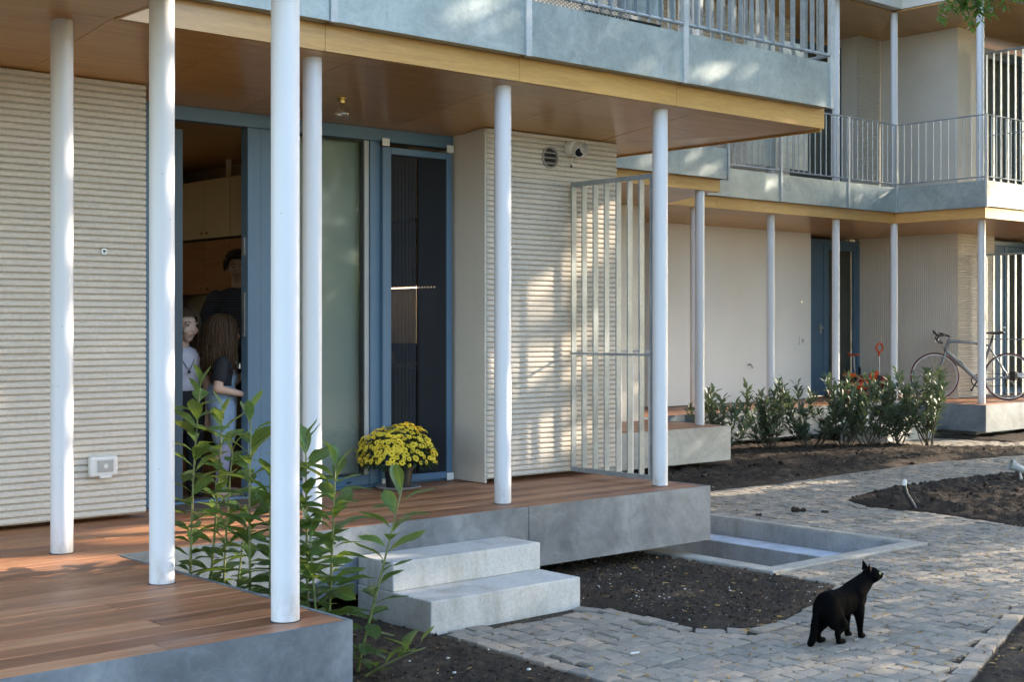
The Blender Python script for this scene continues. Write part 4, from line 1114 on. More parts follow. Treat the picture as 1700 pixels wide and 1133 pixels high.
def laurel(label, base, top, n, size=.125, seed=0, start=.12, lean=0.0, group='young laurels between the two deck fronts', elev0=5):
    rg = random.Random(seed)
    t = thing('laurel_plant', label, 'plant', base, group)
    b, tp = Vector(base), Vector(top)
    mid_ = (b+tp)/2 + Vector((rg.uniform(-.04,.04), rg.uniform(-.04,.04), 0)) + Vector((lean*.3, -lean*.3, 0))
    def pos(u): return (1-u)**2*b + 2*u*(1-u)*mid_ + u*u*tp
    obj('stem', MB().tube([pos(i/9) - (Vector((0,0,.05)) if i == 0 else Vector((0,0,0))) for i in range(10)], [.008-.005*i/9 for i in range(10)], 7), M['stem'], t, smooth=True)
    az = rg.uniform(0, 6.28)
    n = int(n*1.25)
    for i in range(n):
        u = start+(1-start)*(i+.3)/n
        az += 2.4+rg.uniform(-.35, .35)
        p = pos(min(u, .995)); k = u
        el = R(elev0+ (62 if u > .93 else 34*k) + rg.uniform(-16, 16))
        d = Vector((math.cos(az)*math.cos(el), math.sin(az)*math.cos(el), math.sin(el)))
        s = size*1.36*rg.uniform(.78, 1.15)*(.72 if u > .93 else 1.0)*(1.0 if u > .25 else .85)
        up = Vector((-math.cos(az)*.3, -math.sin(az)*.3, 1))+Vector((rg.uniform(-.3,.3), rg.uniform(-.3,.3), 0))
        o = link(bpy.data.objects.new('leaf', rg.choice(LV)), t)
        o.matrix_local = lookmat(p-b+d*.012, d, up, s)
    return t
laurel('tall laurel stem closest to the girl in the pale shirt', (2.99,5.60,0), (3.02,5.565,1.27), 40, .125, 1)
laurel('laurel stem just right of the tallest one, before the girl in dungarees', (3.05,5.60,0), (3.11,5.53,1.14), 32, .12, 2)
laurel('laurel stem standing before the blue door post', (3.13,5.30,0), (3.12,5.30,1.125), 34, .13, 3)
laurel('short laurel stem tucked against the left side of the nearest column', (3.17,5.22,0), (3.165,5.215,.86), 24, .12, 4)
laurel('laurel stem rising just right of the nearest column', (3.29,5.10,0), (3.275,5.10,1.03), 38, .125, 5)
laurel('leafy laurel stem between the nearest column and the concrete steps', (3.32,5.01,0), (3.35,4.98,.92), 36, .13, 6)
laurel('low bushy laurel at the foot of the nearest column', (3.27,4.98,0), (3.25,5.03,.62), 24, .12, 9)
laurel('thin laurel stem between the tallest one and the blue door post', (3.08,5.48,0), (3.10,5.42,.98), 26, .12, 13)
laurel('bushy laurel stem touching the right edge of the nearest column', (3.25,5.18,0), (3.235,5.17,.80), 30, .125, 14)
laurel('low laurel shoot against the pale skirting behind the deck edge', (3.08,5.45,0), (3.16,5.42,.62), 16, .115, 10)
laurel('slanting laurel stem in front of the concrete steps', (3.41,4.92,0), (3.575,4.80,.815), 22, .125, 7, start=.1)
laurel('lowest laurel shoot sprawling over the soil at the deck corner', (3.36,4.83,0), (3.56,4.62,.15), 8, .115, 8, start=.05, elev0=20)

# ------------------------------------------------------------------ shrubs in the far bed
def shrub(label, x, y, h, w, n, seed):
    rg = random.Random(seed); t = thing('laurel_shrub', label, 'shrub', (x, y, 0), 'young laurel shrubs along the far deck')
    stems = MB(); fol = MB()
    for q in range(14):
        a = rg.uniform(0, 6.28); rr = w*.66*rg.uniform(.15, 1.0)
        hh = h*rg.uniform(.50, .90)
        p0 = Vector((x+rg.uniform(-.05,.05), y+rg.uniform(-.05,.05), -.02)); p2 = Vector((x+math.cos(a)*rr, y+math.sin(a)*rr, hh)); p1 = (p0+p2)/2+Vector((math.cos(a)*rr*.25, math.sin(a)*rr*.25, 0))
        f = lambda u: (1-u)**2*p0+2*u*(1-u)*p1+u*u*p2
        stems.tube([f(i/6) for i in range(7)], [.007-.004*i/6 for i in range(7)], 5)
        az = rg.uniform(0, 6.28)
        for i in range(int(n*1.35)//14):
            u = rg.uniform(.16, 1.0)**.85; az += 2.4+rg.uniform(-.4, .4)
            el = R(rg.uniform(5, 60)+20*u); d = Vector((math.cos(az)*math.cos(el), math.sin(az)*math.cos(el), math.sin(el)))
            p = f(u)+d*rg.uniform(.0, .05)
            s = rg.uniform(.070, .115)
            m = lookmat(p, d, (rg.uniform(-.5,.5), rg.uniform(-.5,.5), 1), s)
            fol.add(LEAF_S[rg.randrange(3)], m)
    obj('stems', stems, M['bark'], t, smooth=True)
    o = obj('foliage', fol, M['leaf_far'], t, smooth=True, fix=False, kind='stuff')
    return t
LEAF_S = [leaf_blade(1, .36, .2, .12, 3, .3, random.Random(i)) for i in range(3)]
def leaf_small():
    mb = MB(); mb.v = [(0,0,0),(.3,-.17,.03),(.3,0,-.01),(.3,.17,.03),(.7,-.14,-.02),(.7,0,-.07),(.7,.14,-.02),(1,0,-.14)]
    mb.f = [(0,1,2),(0,2,3),(1,4,5,2),(2,5,6,3),(4,7,5),(5,7,6)]; return mb
LEAF_S = [leaf_small()]*3
shrub('shrub half hidden behind the middle deck corner', 12.45, 10.55, .85, .80, 420, 21)
shrub('sunlit shrub left of the second far column, before the pale wall', 13.22, 10.38, .93, .74, 520, 22)
shrub('loose shrub beside the light patch on the far skirting', 13.80, 10.18, .90, .78, 520, 23)
shrub('tall shrub below the blue far door', 14.12, 9.95, 1.05, .74, 560, 24)
shrub('broad shrub in front of the orange scooters', 14.52, 9.86, 1.0, .80, 600, 25)
shrub('open shrub before the far inner column', 14.93, 9.72, .86, .80, 480, 26)
shrub('dense rightmost shrub in front of the bicycle front wheel', 15.28, 9.50, 1.05, .76, 680, 27)

# ------------------------------------------------------------------ trees that shade the court
HOLES = []
def hole(x, y, z, r): HOLES.append((x, y, z, r))
def tree(label, x, y, h, crown, n, seed, leaf=(.13, .07), name='tree', cat='tree'):
    rg = random.Random(seed); nr = np.random.RandomState(seed)
    t = thing(name, label, cat, (x, y, 0), 'broadleaf trees along the right side of the court' if cat == 'tree' else None)
    tr = MB(); cx, cy, cz, rx, ry, rz = crown
    tr.tube([(x, y, -.1), (x+.05, y, h*.25), (x-.05, y+.05, h*.5), (x, y, h*.75)], [.17, .13, .10, .05], 10)
    for i in range(9):
        a = i*2.4; z0 = h*(.28+.05*i); ex, ey, ez = cx+math.cos(a)*rx*.75, cy+math.sin(a)*ry*.75, min(z0+rg.uniform(.7, 2.2), cz+rz*.8)
        tr.tube([(x, y, z0), ((x+ex)/2, (y+ey)/2, (z0+ez)/2+.25), (ex, ey, ez)], [.06, .035, .01], 6)
    obj('trunk', tr, M['bark'], t, smooth=True)
    ncl = 520
    u = nr.normal(size=(ncl, 3)); u /= np.linalg.norm(u, axis=1)[:, None]; u *= (nr.rand(ncl)**.42)[:, None]
    cc = u*np.array([rx, ry, rz])+np.array([cx, cy, cz])
    k = n//ncl
    P = np.repeat(cc, k, 0)+nr.normal(size=(ncl*k, 3))*np.array([.30, .30, .24])
    S = np.array(SUN); keep = np.ones(len(P), bool)
    for hx, hy, hz, r in HOLES:
        q = P-np.array([hx, hy, hz]); tt = q@S
        d = np.linalg.norm(q-tt[:, None]*S, axis=1); keep &= ~((d < r) & (tt > 0))
    P = P[keep]; m = len(P)
    d = nr.normal(size=(m, 3)); d[:, 2] -= .3; d /= np.linalg.norm(d, axis=1)[:, None]
    e = np.cross(d, nr.normal(size=(m, 3))); e /= np.linalg.norm(e, axis=1)[:, None]
    s = (.75+.5*nr.rand(m))[:, None]; L, W = leaf[0]*s, leaf[1]*s
    V = np.stack([P-d*L/2, P+e*W/2, P+d*L/2, P-e*W/2], 1).reshape(-1, 3)
    me = bpy.data.meshes.new('crown'); me.vertices.add(m*4); me.vertices.foreach_set('co', V.ravel()-np.tile(np.array([x, y, 0]), m*4))
    me.loops.add(m*4); me.loops.foreach_set('vertex_index', np.arange(m*4)); me.polygons.add(m); me.polygons.foreach_set('loop_start', np.arange(m)*4); me.polygons.foreach_set('loop_total', np.full(m, 4))
    me.materials.append(M['leaf_tree']); me.update(); me.validate()
    o = link(bpy.data.objects.new('crown', me), t); o['kind'] = 'stuff'
    return t
# leaves cut out of the crowns along sun rays to light these points: (point, radius)
for z in (.65, .8, 1.15, 1.3, 1.62, 1.78): hole(6.45, 7.07, z, .085)
for z in (.7, 1.2, 1.35, 1.9): hole(6.75, 7.07, z, .09)
for z in (2.1, 2.3): hole(7.0, 7.07, z, .11)
hole(6.05, 7.07, 1.25, .10); hole(6.05, 7.07, 2.1, .09)
for x, y in ((1.9, 6.35), (2.3, 6.15), (2.5, 6.0), (3.5, 6.6), (4.0, 6.7), (3.3, 6.35)): hole(x, y, .45, .19)
for x in (3.0, 3.3, 3.6, 3.95): hole(x, 5.98, .30, .15)
for z in (1.1, 1.5, 1.9, 2.3): hole(2.66, 6.23, z, .09)
for z in (1.3, 1.7, 2.1, 2.5, 2.8): hole(2.66, 5.2, z, .09)
for p in ((7.05,5.99,3.22,.055), (7.2,5.99,3.27,.055), (7.35,5.99,3.33,.05), (7.55,5.99,3.33,.05), (7.7,5.99,3.37,.03), (5.0,5.99,3.32,.055), (5.2,5.99,3.28,.045), (5.9,5.99,3.17,.025), (6.15,5.99,3.15,.02), (6.1,6.07,3.03,.03), (5.2,6.07,3.02,.035), (8.0,6.07,3.0,.035), (6.5,6.07,3.04,.03)): hole(*p)
for p in ((10.8,9.42,.28,.05), (10.95,9.42,.34,.04), (13.95,10.94,3.32,.07)): hole(*p)
for p in ((9.6,8.06,0,.17), (10.3,8.02,0,.16), (11.0,7.97,0,.14), (13.4,8.45,.03,.15), (13.9,8.45,.03,.14), (12.9,8.4,.03,.10)): hole(*p)
for p in ((12.7,10.9,.25,.15), (13.1,10.9,.25,.16), (13.5,10.9,.25,.15), (13.3,10.4,.7,.16), (14.1,9.95,.8,.13), (15.5,10.15,.1,.12)): hole(*p)
for p in ((4.40,7.40,1.52,.06), (4.46,7.40,.72,.05), (5.33,7.19,.86,.14), (5.20,7.10,.80,.08), (4.2,7.6,1.45,.05)): hole(*p)
for p in ((3.0,5.57,1.0,.14), (3.05,5.55,.7,.12), (3.3,5.05,.75,.13), (3.3,5.0,.5,.10), (3.15,5.28,.9,.10), (3.1,5.45,.45,.12)): hole(*p)
for p in ((2.9,7.07,.75,.05), (3.2,7.07,1.35,.05), (2.7,7.07,1.1,.05), (3.3,7.07,1.0,.04)): hole(*p)

tree('dense tree off to the right beyond the corner bed', 13.0, -1.6, 9.5, (13.0, -1.6, 6.1, 2.6, 2.6, 3.3), 27000, 31)
tree('dense tree off to the right of the cat', 14.0, 1.0, 11, (14.0, 1.0, 6.6, 2.6, 2.5, 4.0), 36000, 32)
T2 = tree('dense tree off to the right whose branch hangs into the top corner', 16.0, 3.2, 11, (16.0, 3.2, 6.4, 2.6, 2.5, 4.2), 40000, 33)
tree('dense tree off to the right beside the far path', 19.3, 5.5, 9.0, (19.3, 5.6, 5.4, 2.8, 2.6, 3.9), 42000, 34)
tree('tall unseen tree far off to the right, added to shade the far balcony', 24.5, 7.6, 11.5, (24.5, 7.6, 8.9, 2.6, 2.3, 2.4), 24000, 37)  # out of view, added so the far balcony front falls in shade
tree('pale green tree standing far off to the right, mirrored in the door pane', 14.5, -8.0, 8.5, (14.5, -8.0, 5.0, 3.0, 3.0, 3.6), 12000, 35, (.2, .12))
tree('long green unseen hedge behind the camera side, added for the pane reflection', 14, -13, 2.4, (14, -13, 1.2, 17, 1.0, 2.3), 15000, 38, (.34, .2), 'hedge', 'hedge')  # out of view, added to cover the bare horizon mirrored in the pane
# the hanging branch at the top right
rg = random.Random(4)
bw = MB(); bl_ = MB()
hub = Vector((11.15, 6.18, 4.86))
bw.tube([(16.0, 3.2, 4.6), (14.0, 4.5, 5.2), (12.3, 5.5, 5.15), tuple(hub), (10.75, 6.5, 4.72)], [.05, .035, .02, .012, .006], 6)
tips = [(10.722,6.558,4.19), (10.80,6.49,4.27), (10.86,6.44,4.25), (10.927,6.378,4.13), (10.99,6.33,4.18), (11.03,6.29,4.22), (11.07,6.25,4.25), (11.149,6.183,4.29), (11.26,6.09,4.37), (10.90,6.42,4.30), (10.95,6.33,4.24), (11.0,6.36,4.30)]
for tp in tips:
    tp = Vector(tp); st0 = hub.lerp(Vector((10.72, 6.52, 4.70)), min(1, max(0, (hub-tp).length*.9 if tp.x < 11.1 else .1)))
    mid_ = (st0+tp)/2+Vector((rg.uniform(-.05,.05), rg.uniform(-.05,.05), .06))
    f = lambda u: (1-u)**2*st0+2*u*(1-u)*mid_+u*u*tp
    bw.tube([f(i/5) for i in range(6)], [.004-.0025*i/5 for i in range(6)], 5)
    for i in range(26):
        u = .1+.9*i/25
        for sgn in (-1, 1):
            a = rg.uniform(0, 6.28); dv = Vector((math.cos(a)*.8, math.sin(a)*.8, rg.uniform(-.9, -.1))).normalized()
            bl_.add(LEAF_S[0], lookmat(f(u), dv, (rg.uniform(-.6,.6), rg.uniform(-.6,.6), 1), rg.uniform(.06, .10)))
obj('branch', bw, M['bark'], T2, smooth=True)
obj('leaf_spray', bl_, M['leaf_tree'], T2, smooth=True, fix=False, kind='stuff')

# ------------------------------------------------------------------ chrysanthemum
px_, py_ = 5.325, 7.19
M['pot'] = simple('black_pot', (.006,.006,.0065), (.010,.010,.011), 12, .55)
M['mumleaf'] = leaf_mat('mum_leaf', (.022,.042,.016), (.06,.10,.02), .5, vary=False, trans=.15)
M['petal'] = leaf_mat('yellow_petal', (.86,.70,.06), (.75,.60,.05), .6, vary=False, trans=.2)
M['petal_c'] = simple('flower_eye', (.30,.15,.015), (.22,.10,.01), 40, .8)
tag(obj('saucer', MB().lathe([(0,.4525),(.125,.4525),(.152,.474),(.148,.477),(.122,.459),(0,.458)], 36, (px_, py_, 0)), simple('glazed_saucer', (.34,.33,.33), (.28,.27,.28), 8, .25), smooth='auto'), 'grey glazed saucer under the flower pot', 'saucer')
fp = thing('flower_pot', 'black pot with a big dome of yellow chrysanthemums before the insect screen', 'flower pot', (px_, py_, .46))
obj('pot', MB().lathe([(0,.461),(.078,.461),(.092,.585),(.098,.585),(.098,.60),(.088,.60),(.084,.575),(0,.575)], 32, (px_, py_, 0)), M['pot'], fp, smooth='auto')
fo = MB(); rg = random.Random(15)
for i in range(1700):
    v = Vector((rg.gauss(0,1), rg.gauss(0,1), rg.gauss(0,1))).normalized()
    if v.z < -.45: continue
    r = rg.uniform(.55, .985)
    p = Vector((px_+v.x*.252*r, py_+v.y*.235*r, .645+v.z*(.200 if v.z > 0 else .10)*r))
    d = (v+Vector((rg.uniform(-.7,.7), rg.uniform(-.7,.7), rg.uniform(-.7,.5)))).normalized()
    fo.add(LEAF_S[0], lookmat(p, d, (rg.uniform(-1,1), rg.uniform(-1,1), 1), rg.uniform(.028, .05)))
obj('foliage', fo, M['mumleaf'], fp, smooth=True, fix=False, kind='stuff')
def bloom(rg):
    mb = MB(); n = 13
    for ring, (r0, r1, z0, z1) in enumerate(((.25, 1, .02, .05), (.2, .78, .08, .22), (.15, .5, .12, .32))):
        for k in range(n):
            a = 2*PI*(k+.5*ring)/n+rg.uniform(-.1,.1); w = .24*r1; e = r1*rg.uniform(.9, 1.08)
            ca, sa = math.cos(a), math.sin(a)
            mb.poly([(ca*r0, sa*r0, z0), (ca*e*.75-sa*w*.6, sa*e*.75+ca*w*.6, z1), (ca*e, sa*e, z1-.04), (ca*e*.75+sa*w*.6, sa*e*.75-ca*w*.6, z1)])
    return mb
rg = random.Random(16); BM = [mesh('flower', bloom(rg), M['petal']) for _ in range(4)]
EYE = MB().lathe([(.30,.16),(.22,.27),(0,.30)], 8)
eyes = MB()
pts = []; tries = 0
while len(pts) < 340 and tries < 20000:
    tries += 1
    v = Vector((rg.gauss(0,1), rg.gauss(0,1), rg.gauss(.35,1))).normalized()
    lim = -.22 + .3*rg.random()
    if v.z < lim: continue
    if v.z < .25 and rg.random() < .35: continue
    p = Vector((px_+v.x*.262, py_+v.y*.245, .645+v.z*(.215 if v.z > 0 else .12))) + v*rg.uniform(-.018,.012) + Vector((.02*math.sin(v.x*5+1), .02*math.sin(v.y*4), .012*math.sin(v.x*6)))
    if any((p-q).length < .0235 for q, _ in pts): continue
    pts.append((p, v))
for p, v in pts:
    d = (v+Vector((rg.uniform(-.3,.3), rg.uniform(-.3,.3), .25))).normalized(); s = rg.uniform(.015, .026)
    o = link(bpy.data.objects.new('flower', rg.choice(BM)), fp)
    m = Matrix.Translation(p-BASE[fp.name]+d*rg.uniform(-.012,.008)) @ d.to_track_quat('Z','Y').to_matrix().to_4x4() @ Matrix.Rotation(rg.uniform(0,6), 4, 'Z') @ Matrix.Diagonal((s,s,s,1))
    o.matrix_local = m
    if rg.random() < .22: eyes.add(EYE, Matrix.Translation(BASE[fp.name]) @ m)
obj('flower_eyes', eyes, M['petal_c'], fp, kind='stuff')

# ------------------------------------------------------------------ black cat
M['fur'] = simple('black_fur', (.0009,.0009,.0010), (.0016,.0016,.0018), 25, .8, stretch=(1,4,4), bmp=.25, bdist=.003, spec=.04)
M['fur'].node_tree.nodes['Principled BSDF'].inputs['Sheen Weight'].default_value = .0
cat = thing('cat', 'black cat standing on the stone path looking up to the right', 'cat', (5.5, 3.92, 0))
cb = MB(); ox, oy = 5.5, 3.92
def cp(p): return (p[0]+ox, p[1]+oy, p[2])
def ccap(a, ra, b, rb): cb.cap(cp(a), ra, cp(b), rb, 14)
def rotm(rx=0, ry=0, rz=0): return Matrix.Rotation(rz, 3, 'Z') @ Matrix.Rotation(ry, 3, 'Y') @ Matrix.Rotation(rx, 3, 'X')
cb.ell(cp((-.060,0,.180)), (.084,.060,.074), 20, rotm(ry=R(12)))          # haunch
cb.ell(cp((-.02,0,.184)), (.10,.057,.070), 20, rotm(ry=R(4)))
cb.ell(cp((.03,0,.184)), (.11,.057,.071), 20, rotm(ry=R(-6)))             # belly
cb.ell(cp((.08,0,.188)), (.10,.055,.074), 20, rotm(ry=R(-18)))
cb.ell(cp((.12,0,.196)), (.085,.053,.076), 20, rotm(ry=R(-30)))           # ribcage
cb.ell(cp((.158,0,.200)), (.060,.049,.072), 18, rotm(ry=R(-45)))          # chest
ccap((.135,0,.215), .062, (.228,-.006,.266), .043)                         # neck
for s in (-1, 1):
    cb.ell(cp((-.066,s*.036,.148)), (.060,.031,.080), 16, rotm(ry=R(-14)))  # thigh
    dx = .034 if s < 0 else -.006
    ccap((-.050+dx*.5, s*.040, .120), .034, (-.026+dx, s*.042, .088), .024)  # knee
    ccap((-.026+dx, s*.042, .088), .0225, (-.084+dx, s*.042, .054), .0145)   # lower leg to the hock
    ccap((-.084+dx, s*.042, .054), .0145, (-.066+dx, s*.042, .016), .0130)   # hind cannon
    ccap((-.072+dx, s*.042, .013), .0145, (-.034+dx, s*.043, .012), .0150)   # hind paw
    cb.ell(cp((.138, s*.034, .160)), (.038,.024,.062), 14, rotm(ry=R(-15)))  # shoulder
    fx = .012 if s < 0 else -.006
    ccap((.134+fx*.5, s*.034, .126), .027, (.138+fx, s*.032, .066), .0172)
    ccap((.138+fx, s*.032, .066), .0165, (.143+fx, s*.032, .014), .0132)
    ccap((.140+fx, s*.032, .013), .0145, (.164+fx, s*.032, .012), .0145)
# tail hanging down
ta = [(-.118,.002,.196), (-.146,.003,.165), (-.158,.005,.120), (-.162,.008,.075), (-.166,.011,.038), (-.178,.016,.018)]
for a, b in zip(ta[:-1], ta[1:]): ccap(a, .0195, b, .0190)
# head, raised and looking right
hc = Vector((.262,-.018,.292)); hd = Vector((.80,-.50,.18)).normalized(); hup = Vector((-.2,.05,1)); hl = hup.cross(hd).normalized(); hup = hd.cross(hl)
HM = Matrix((hd, hl, hup)).transposed()
def hp(f, l, u): return hc + hd*f + hl*l + hup*u
cb.ell(cp(hc), (.047,.045,.041), 18, HM)
cb.ell(cp(hp(.032,0,-.008)), (.030,.028,.024), 14, HM)
cb.ell(cp(hp(.048,0,-.012)), (.016,.017,.014), 12, HM)
cb.ell(cp(hp(.040,0,-.022)), (.018,.015,.010), 12, HM)
for s in (-1, 1): cb.ell(cp(hp(.010, s*.028, -.012)), (.022,.016,.019), 12, HM)
cbody = remesh(obj('body', cb, M['fur'], cat), .0048, 20)
fr_ = MB(); rg = random.Random(77); me_ = cbody.data
for v in me_.vertices:
    if rg.random() > .55: continue
    nrm = v.normal; back = Vector((-.9, 0, -.45)); back = (back-nrm*back.dot(nrm))
    if back.length < .1: continue
    back.normalize(); sd_ = nrm.cross(back).normalized(); L = rg.uniform(.007, .013); w = .0008
    if v.co.z < .03: L *= .5
    p = v.co-nrm*.001; q = p+(back+nrm*rg.uniform(.08,.42)+sd_*rg.uniform(-.35,.35)).normalized()*L
    fr_.f.append((len(fr_.v), len(fr_.v)+1, len(fr_.v)+2)); fr_.v += [tuple(p-sd_*w+BASE['cat']), tuple(p+sd_*w+BASE['cat']), tuple(q+BASE['cat'])]
obj('fur', fr_, M['fur'], cat, fix=False, kind='stuff')
for s in (-1, 1):
    e = MB(); b0 = [hp(.000, s*.012, .034), hp(-.020, s*.046, .018), hp(-.030, s*.026, .028)]; tip = hp(-.014, s*.038, .072)
    inner = hp(-.010, s*.032, .040)
    e.v = [cp(p) for p in b0]+[cp(tip), cp(inner)]; e.f = [(0,4,3),(4,1,3),(1,2,3),(2,0,3)]
    o = obj('ear', e, M['fur'], cat, fix=False); mm = o.modifiers.new('t', 'SOLIDIFY'); mm.thickness = .004; mm.offset = 0
    i_ = MB(); q = [hp(-.004, s*.020, .036), hp(-.016, s*.037, .030), hp(-.0125, s*.036, .066)]
    i_.poly([cp(p+hd*.004) for p in q]); obj('ear_lining', i_, simple('ear_skin', (.16,.085,.075), (.10,.05,.045), 60, .8), o, fix=False)
    ey = obj('eye', MB().ell(cp(hp(.037, s*.0225, .006)), .0082, 12), simple('cat_eye', (.30,.31,.13), None, 3, .15), cat, smooth=True)
    obj('pupil', MB().ell(cp(hp(.0446, s*.0238, .0065)), (.0022,.0016,.0046), 8, HM), M['black'], ey, smooth=True)
obj('nose', MB().ell(cp(hp(.0635,0,-.006)), (.005,.006,.004), 8, HM), simple('cat_nose', (.03,.02,.02), None, 4, .4), cat, smooth=True)

# ------------------------------------------------------------------ people in the doorway
def skin(name, c): 
    m = simple(name, c, tuple(x*.88 for x in c), 14, .5); m.node_tree.nodes['Principled BSDF'].inputs['Subsurface Weight'].default_value = .08
    m.node_tree.nodes['Principled BSDF'].inputs['Subsurface Radius'].default_value = (.02,.008,.005); return m
M['skin'] = skin('fair_skin', (.56,.36,.26)); M['hair'] = simple('brown_hair', (.036,.019,.009), (.085,.047,.025), 40, .62, stretch=(6,6,1), spec=.2)
M['hair_d'] = simple('dark_brown_hair', (.035,.020,.012), (.065,.038,.022), 40, .5)
def person(label, loc, rz, H, hh, cloth, arms, hair, stand=.0, twist=0, head_yaw=0, face=True):
    """body faces local -Y; arms = {side: (elbow, wrist, finger direction)} in local metres"""
    t = thing('person', label, 'person', (0,0,0)); k = H/1.15
    HZ = H-hh*.5; sw = .125*k if H < 1.3 else .165; hipz = H*.50; shz = H-hh-.055*k; wz = .60*H
    b = MB(); hr = Matrix.Rotation(head_yaw, 3, 'Z')
    hc = Vector((0, -.012, HZ))
    def hp(x, y, z): return hc + hr @ Vector((x, y, z))
    a = hh
    b.ell(hp(0, .012*a/.2, .10*a), (.355*a, .45*a, .40*a), 20, hr); b.ell(hp(0, -.13*a, -.12*a), (.27*a, .30*a, .33*a), 18, hr)
    b.ell(hp(0, -.20*a, -.36*a), (.15*a, .14*a, .12*a), 14, hr)
    b.cap(hp(0, -.40*a, .02*a), .032*a, hp(0, -.455*a, -.13*a), .048*a, 10)
    b.ell(hp(0, -.395*a, -.27*a), (.10*a, .045*a, .03*a), 10, hr); b.ell(hp(0, -.39*a, -.235*a), (.09*a, .04*a, .022*a), 10, hr)
    for s in (-1, 1):
        b.ell(hp(s*.36*a, .02*a, -.05*a), (.03*a, .07*a, .11*a), 10, hr); b.ell(hp(s*.17*a, -.315*a, -.13*a), (.12*a, .09*a, .12*a), 12, hr)
        b.ell(hp(s*.15*a, -.385*a, .09*a), (.11*a, .05*a, .03*a), 10, hr)
    b.cap((0, 0, shz-.02), .040*k**.7, hp(0, .02*a, -.30*a), .034*k**.7, 14)
    torso = MB(); tg = lambda g: [((0,0,shz-.05*k), (sw*.95+g, .075*k+g, .075*k+g)), ((0,0,(shz+wz)/2), (sw*.82+g, .075*k+g, (shz-wz)*.55+g)), ((0,0,wz-.01), (sw*.74+g, .068*k+g, .09*k+g)), ((0,.006,hipz+.02), (sw*.86+g, .078*k+g, .09*k+g))]
    for c_, r_ in tg(0): b.ell(c_, r_, 18)
    legs = []
    for s in (-1, 1):
        hx = s*sw*.48; fx = s*(sw*.50+.01)
        hip, kn, an = Vector((hx, 0, hipz)), Vector((fx, -.012, H*.275)), Vector((fx, .012, .055))
        legs.append((hip, kn, an)); b.cap(hip, .066*k, kn, .045*k, 14); b.cap(kn, .044*k, an, .028*k, 14); b.ell(kn.lerp(an, .3)+Vector((0,.012,0)), (.04*k,.045*k,.09*k), 12)
        b.cap(an+Vector((0,.012,-.03)), .027, Vector((fx, -.095*k, .022)), .021, 12)
    sl = []
    for s in (-1, 1):
        sh = Vector((s*sw*.98, 0, shz-.035*k)); el, wr, fd = arms[s]; el, wr, fd = Vector(el), Vector(wr), Vector(fd).normalized()
        b.cap(sh, .038*k, el, .029*k, 12); b.cap(el, .029*k, wr, .020*k, 12); sl.append((sh, el, wr))
        fl = .075*k; side = fd.cross(Vector((0,0,1)))
        if side.length < .2: side = Vector((1,0,0))
        side.normalize(); nrm = side.cross(fd).normalized()
        pc = wr+fd*.045*k; b.ell(pc, (.022*k,.036*k,.013*k), 12, Matrix((side, fd, nrm)).transposed())
        for i, (off, ln) in enumerate(((-.021,.72), (-.007,.92), (.007,1.0), (.020,.82))):
            r0 = wr+fd*.068*k+side*off*k; m1 = r0+(fd*.55-nrm*.12)*fl*ln*.8; m2 = m1+(fd*.32-nrm*.42)*fl*ln*.75
            b.cap(r0, .0082*k, m1, .0076*k, 8); b.cap(m1, .0076*k, m2, .0066*k, 8)
        q0 = wr+fd*.02*k-side*.022*k; q1 = q0+(fd*.5-side*.7)*.034*k; q2 = q1+(fd*.8-side*.2-nrm*.3)*.028*k
        b.cap(q0, .010*k, q1, .0085*k, 8); b.cap(q1, .0085*k, q2, .0072*k, 8)
    remesh(obj('body', b, M['skin'], t), .0058 if H < 1.3 else .0075, 8)
    # clothes
    for nm, mat, kind in cloth:
        c = MB()
        if kind == 'tee' or kind == 'long':
            for c_, r_ in tg(.011): c.ell(c_, r_, 18)
            for sh, el, wr in sl:
                if kind == 'tee': c.cap(sh, .047*k, sh.lerp(el, .55), .046*k, 14)
                else: c.cap(sh, .047*k, el, .038*k, 14); c.cap(el, .038*k, wr.lerp(el, .05), .028*k, 14)
        elif kind in ('trousers', 'tights', 'shorts'):
            g2 = {'trousers': .012, 'tights': .004, 'shorts': .020}[kind]
            c.ell((0,.006,hipz+.025), (sw*.88+g2, .08*k+g2, .10*k+g2), 18)
            for hip, kn, an in legs:
                if kind == 'shorts': c.cap(hip, .070*k+g2, hip.lerp(kn, .72), .056*k+g2, 14)
                else: c.cap(hip, .067*k+g2, kn, .046*k+g2, 14); c.cap(kn, .046*k+g2, an+Vector((0,0,.0)), .033*k+g2, 14)
        elif kind == 'bib':
            c.ell((0,-.055*k,(shz+wz)/2-.01), (sw*.62, .042*k, (shz-wz)*.46), 16); c.ell((0,.006,wz-.02), (sw*.80+.02, .075*k+.02, .075*k), 18)
        elif kind == 'shoes':
            for hip, kn, an in legs: c.cap((an.x, an.y+.015, .030), .036*k, (an.x, -.10*k, .026), .028*k, 12)
        o = remesh(obj(nm, c, M[mat], t), .008, 4)
        if kind == 'bib':
            for s in (-1, 1):
                stp = obj('strap', MB().tube([(s*.055, -.098*k, (shz+wz)/2+.03), (s*.06, -.092*k, shz-.05), (s*.066, -.05*k, shz+.038), (s*.06, .03, shz+.03), (s*.04, .085*k, shz-.08)], .012, 8, flat=.35), M[mat], o, smooth=True)
                obj('buckle', MB().box(s*.055-.013, s*.055+.013, -.112*k, -.104*k, (shz+wz)/2+.03, (shz+wz)/2+.058), M['steel'], o)
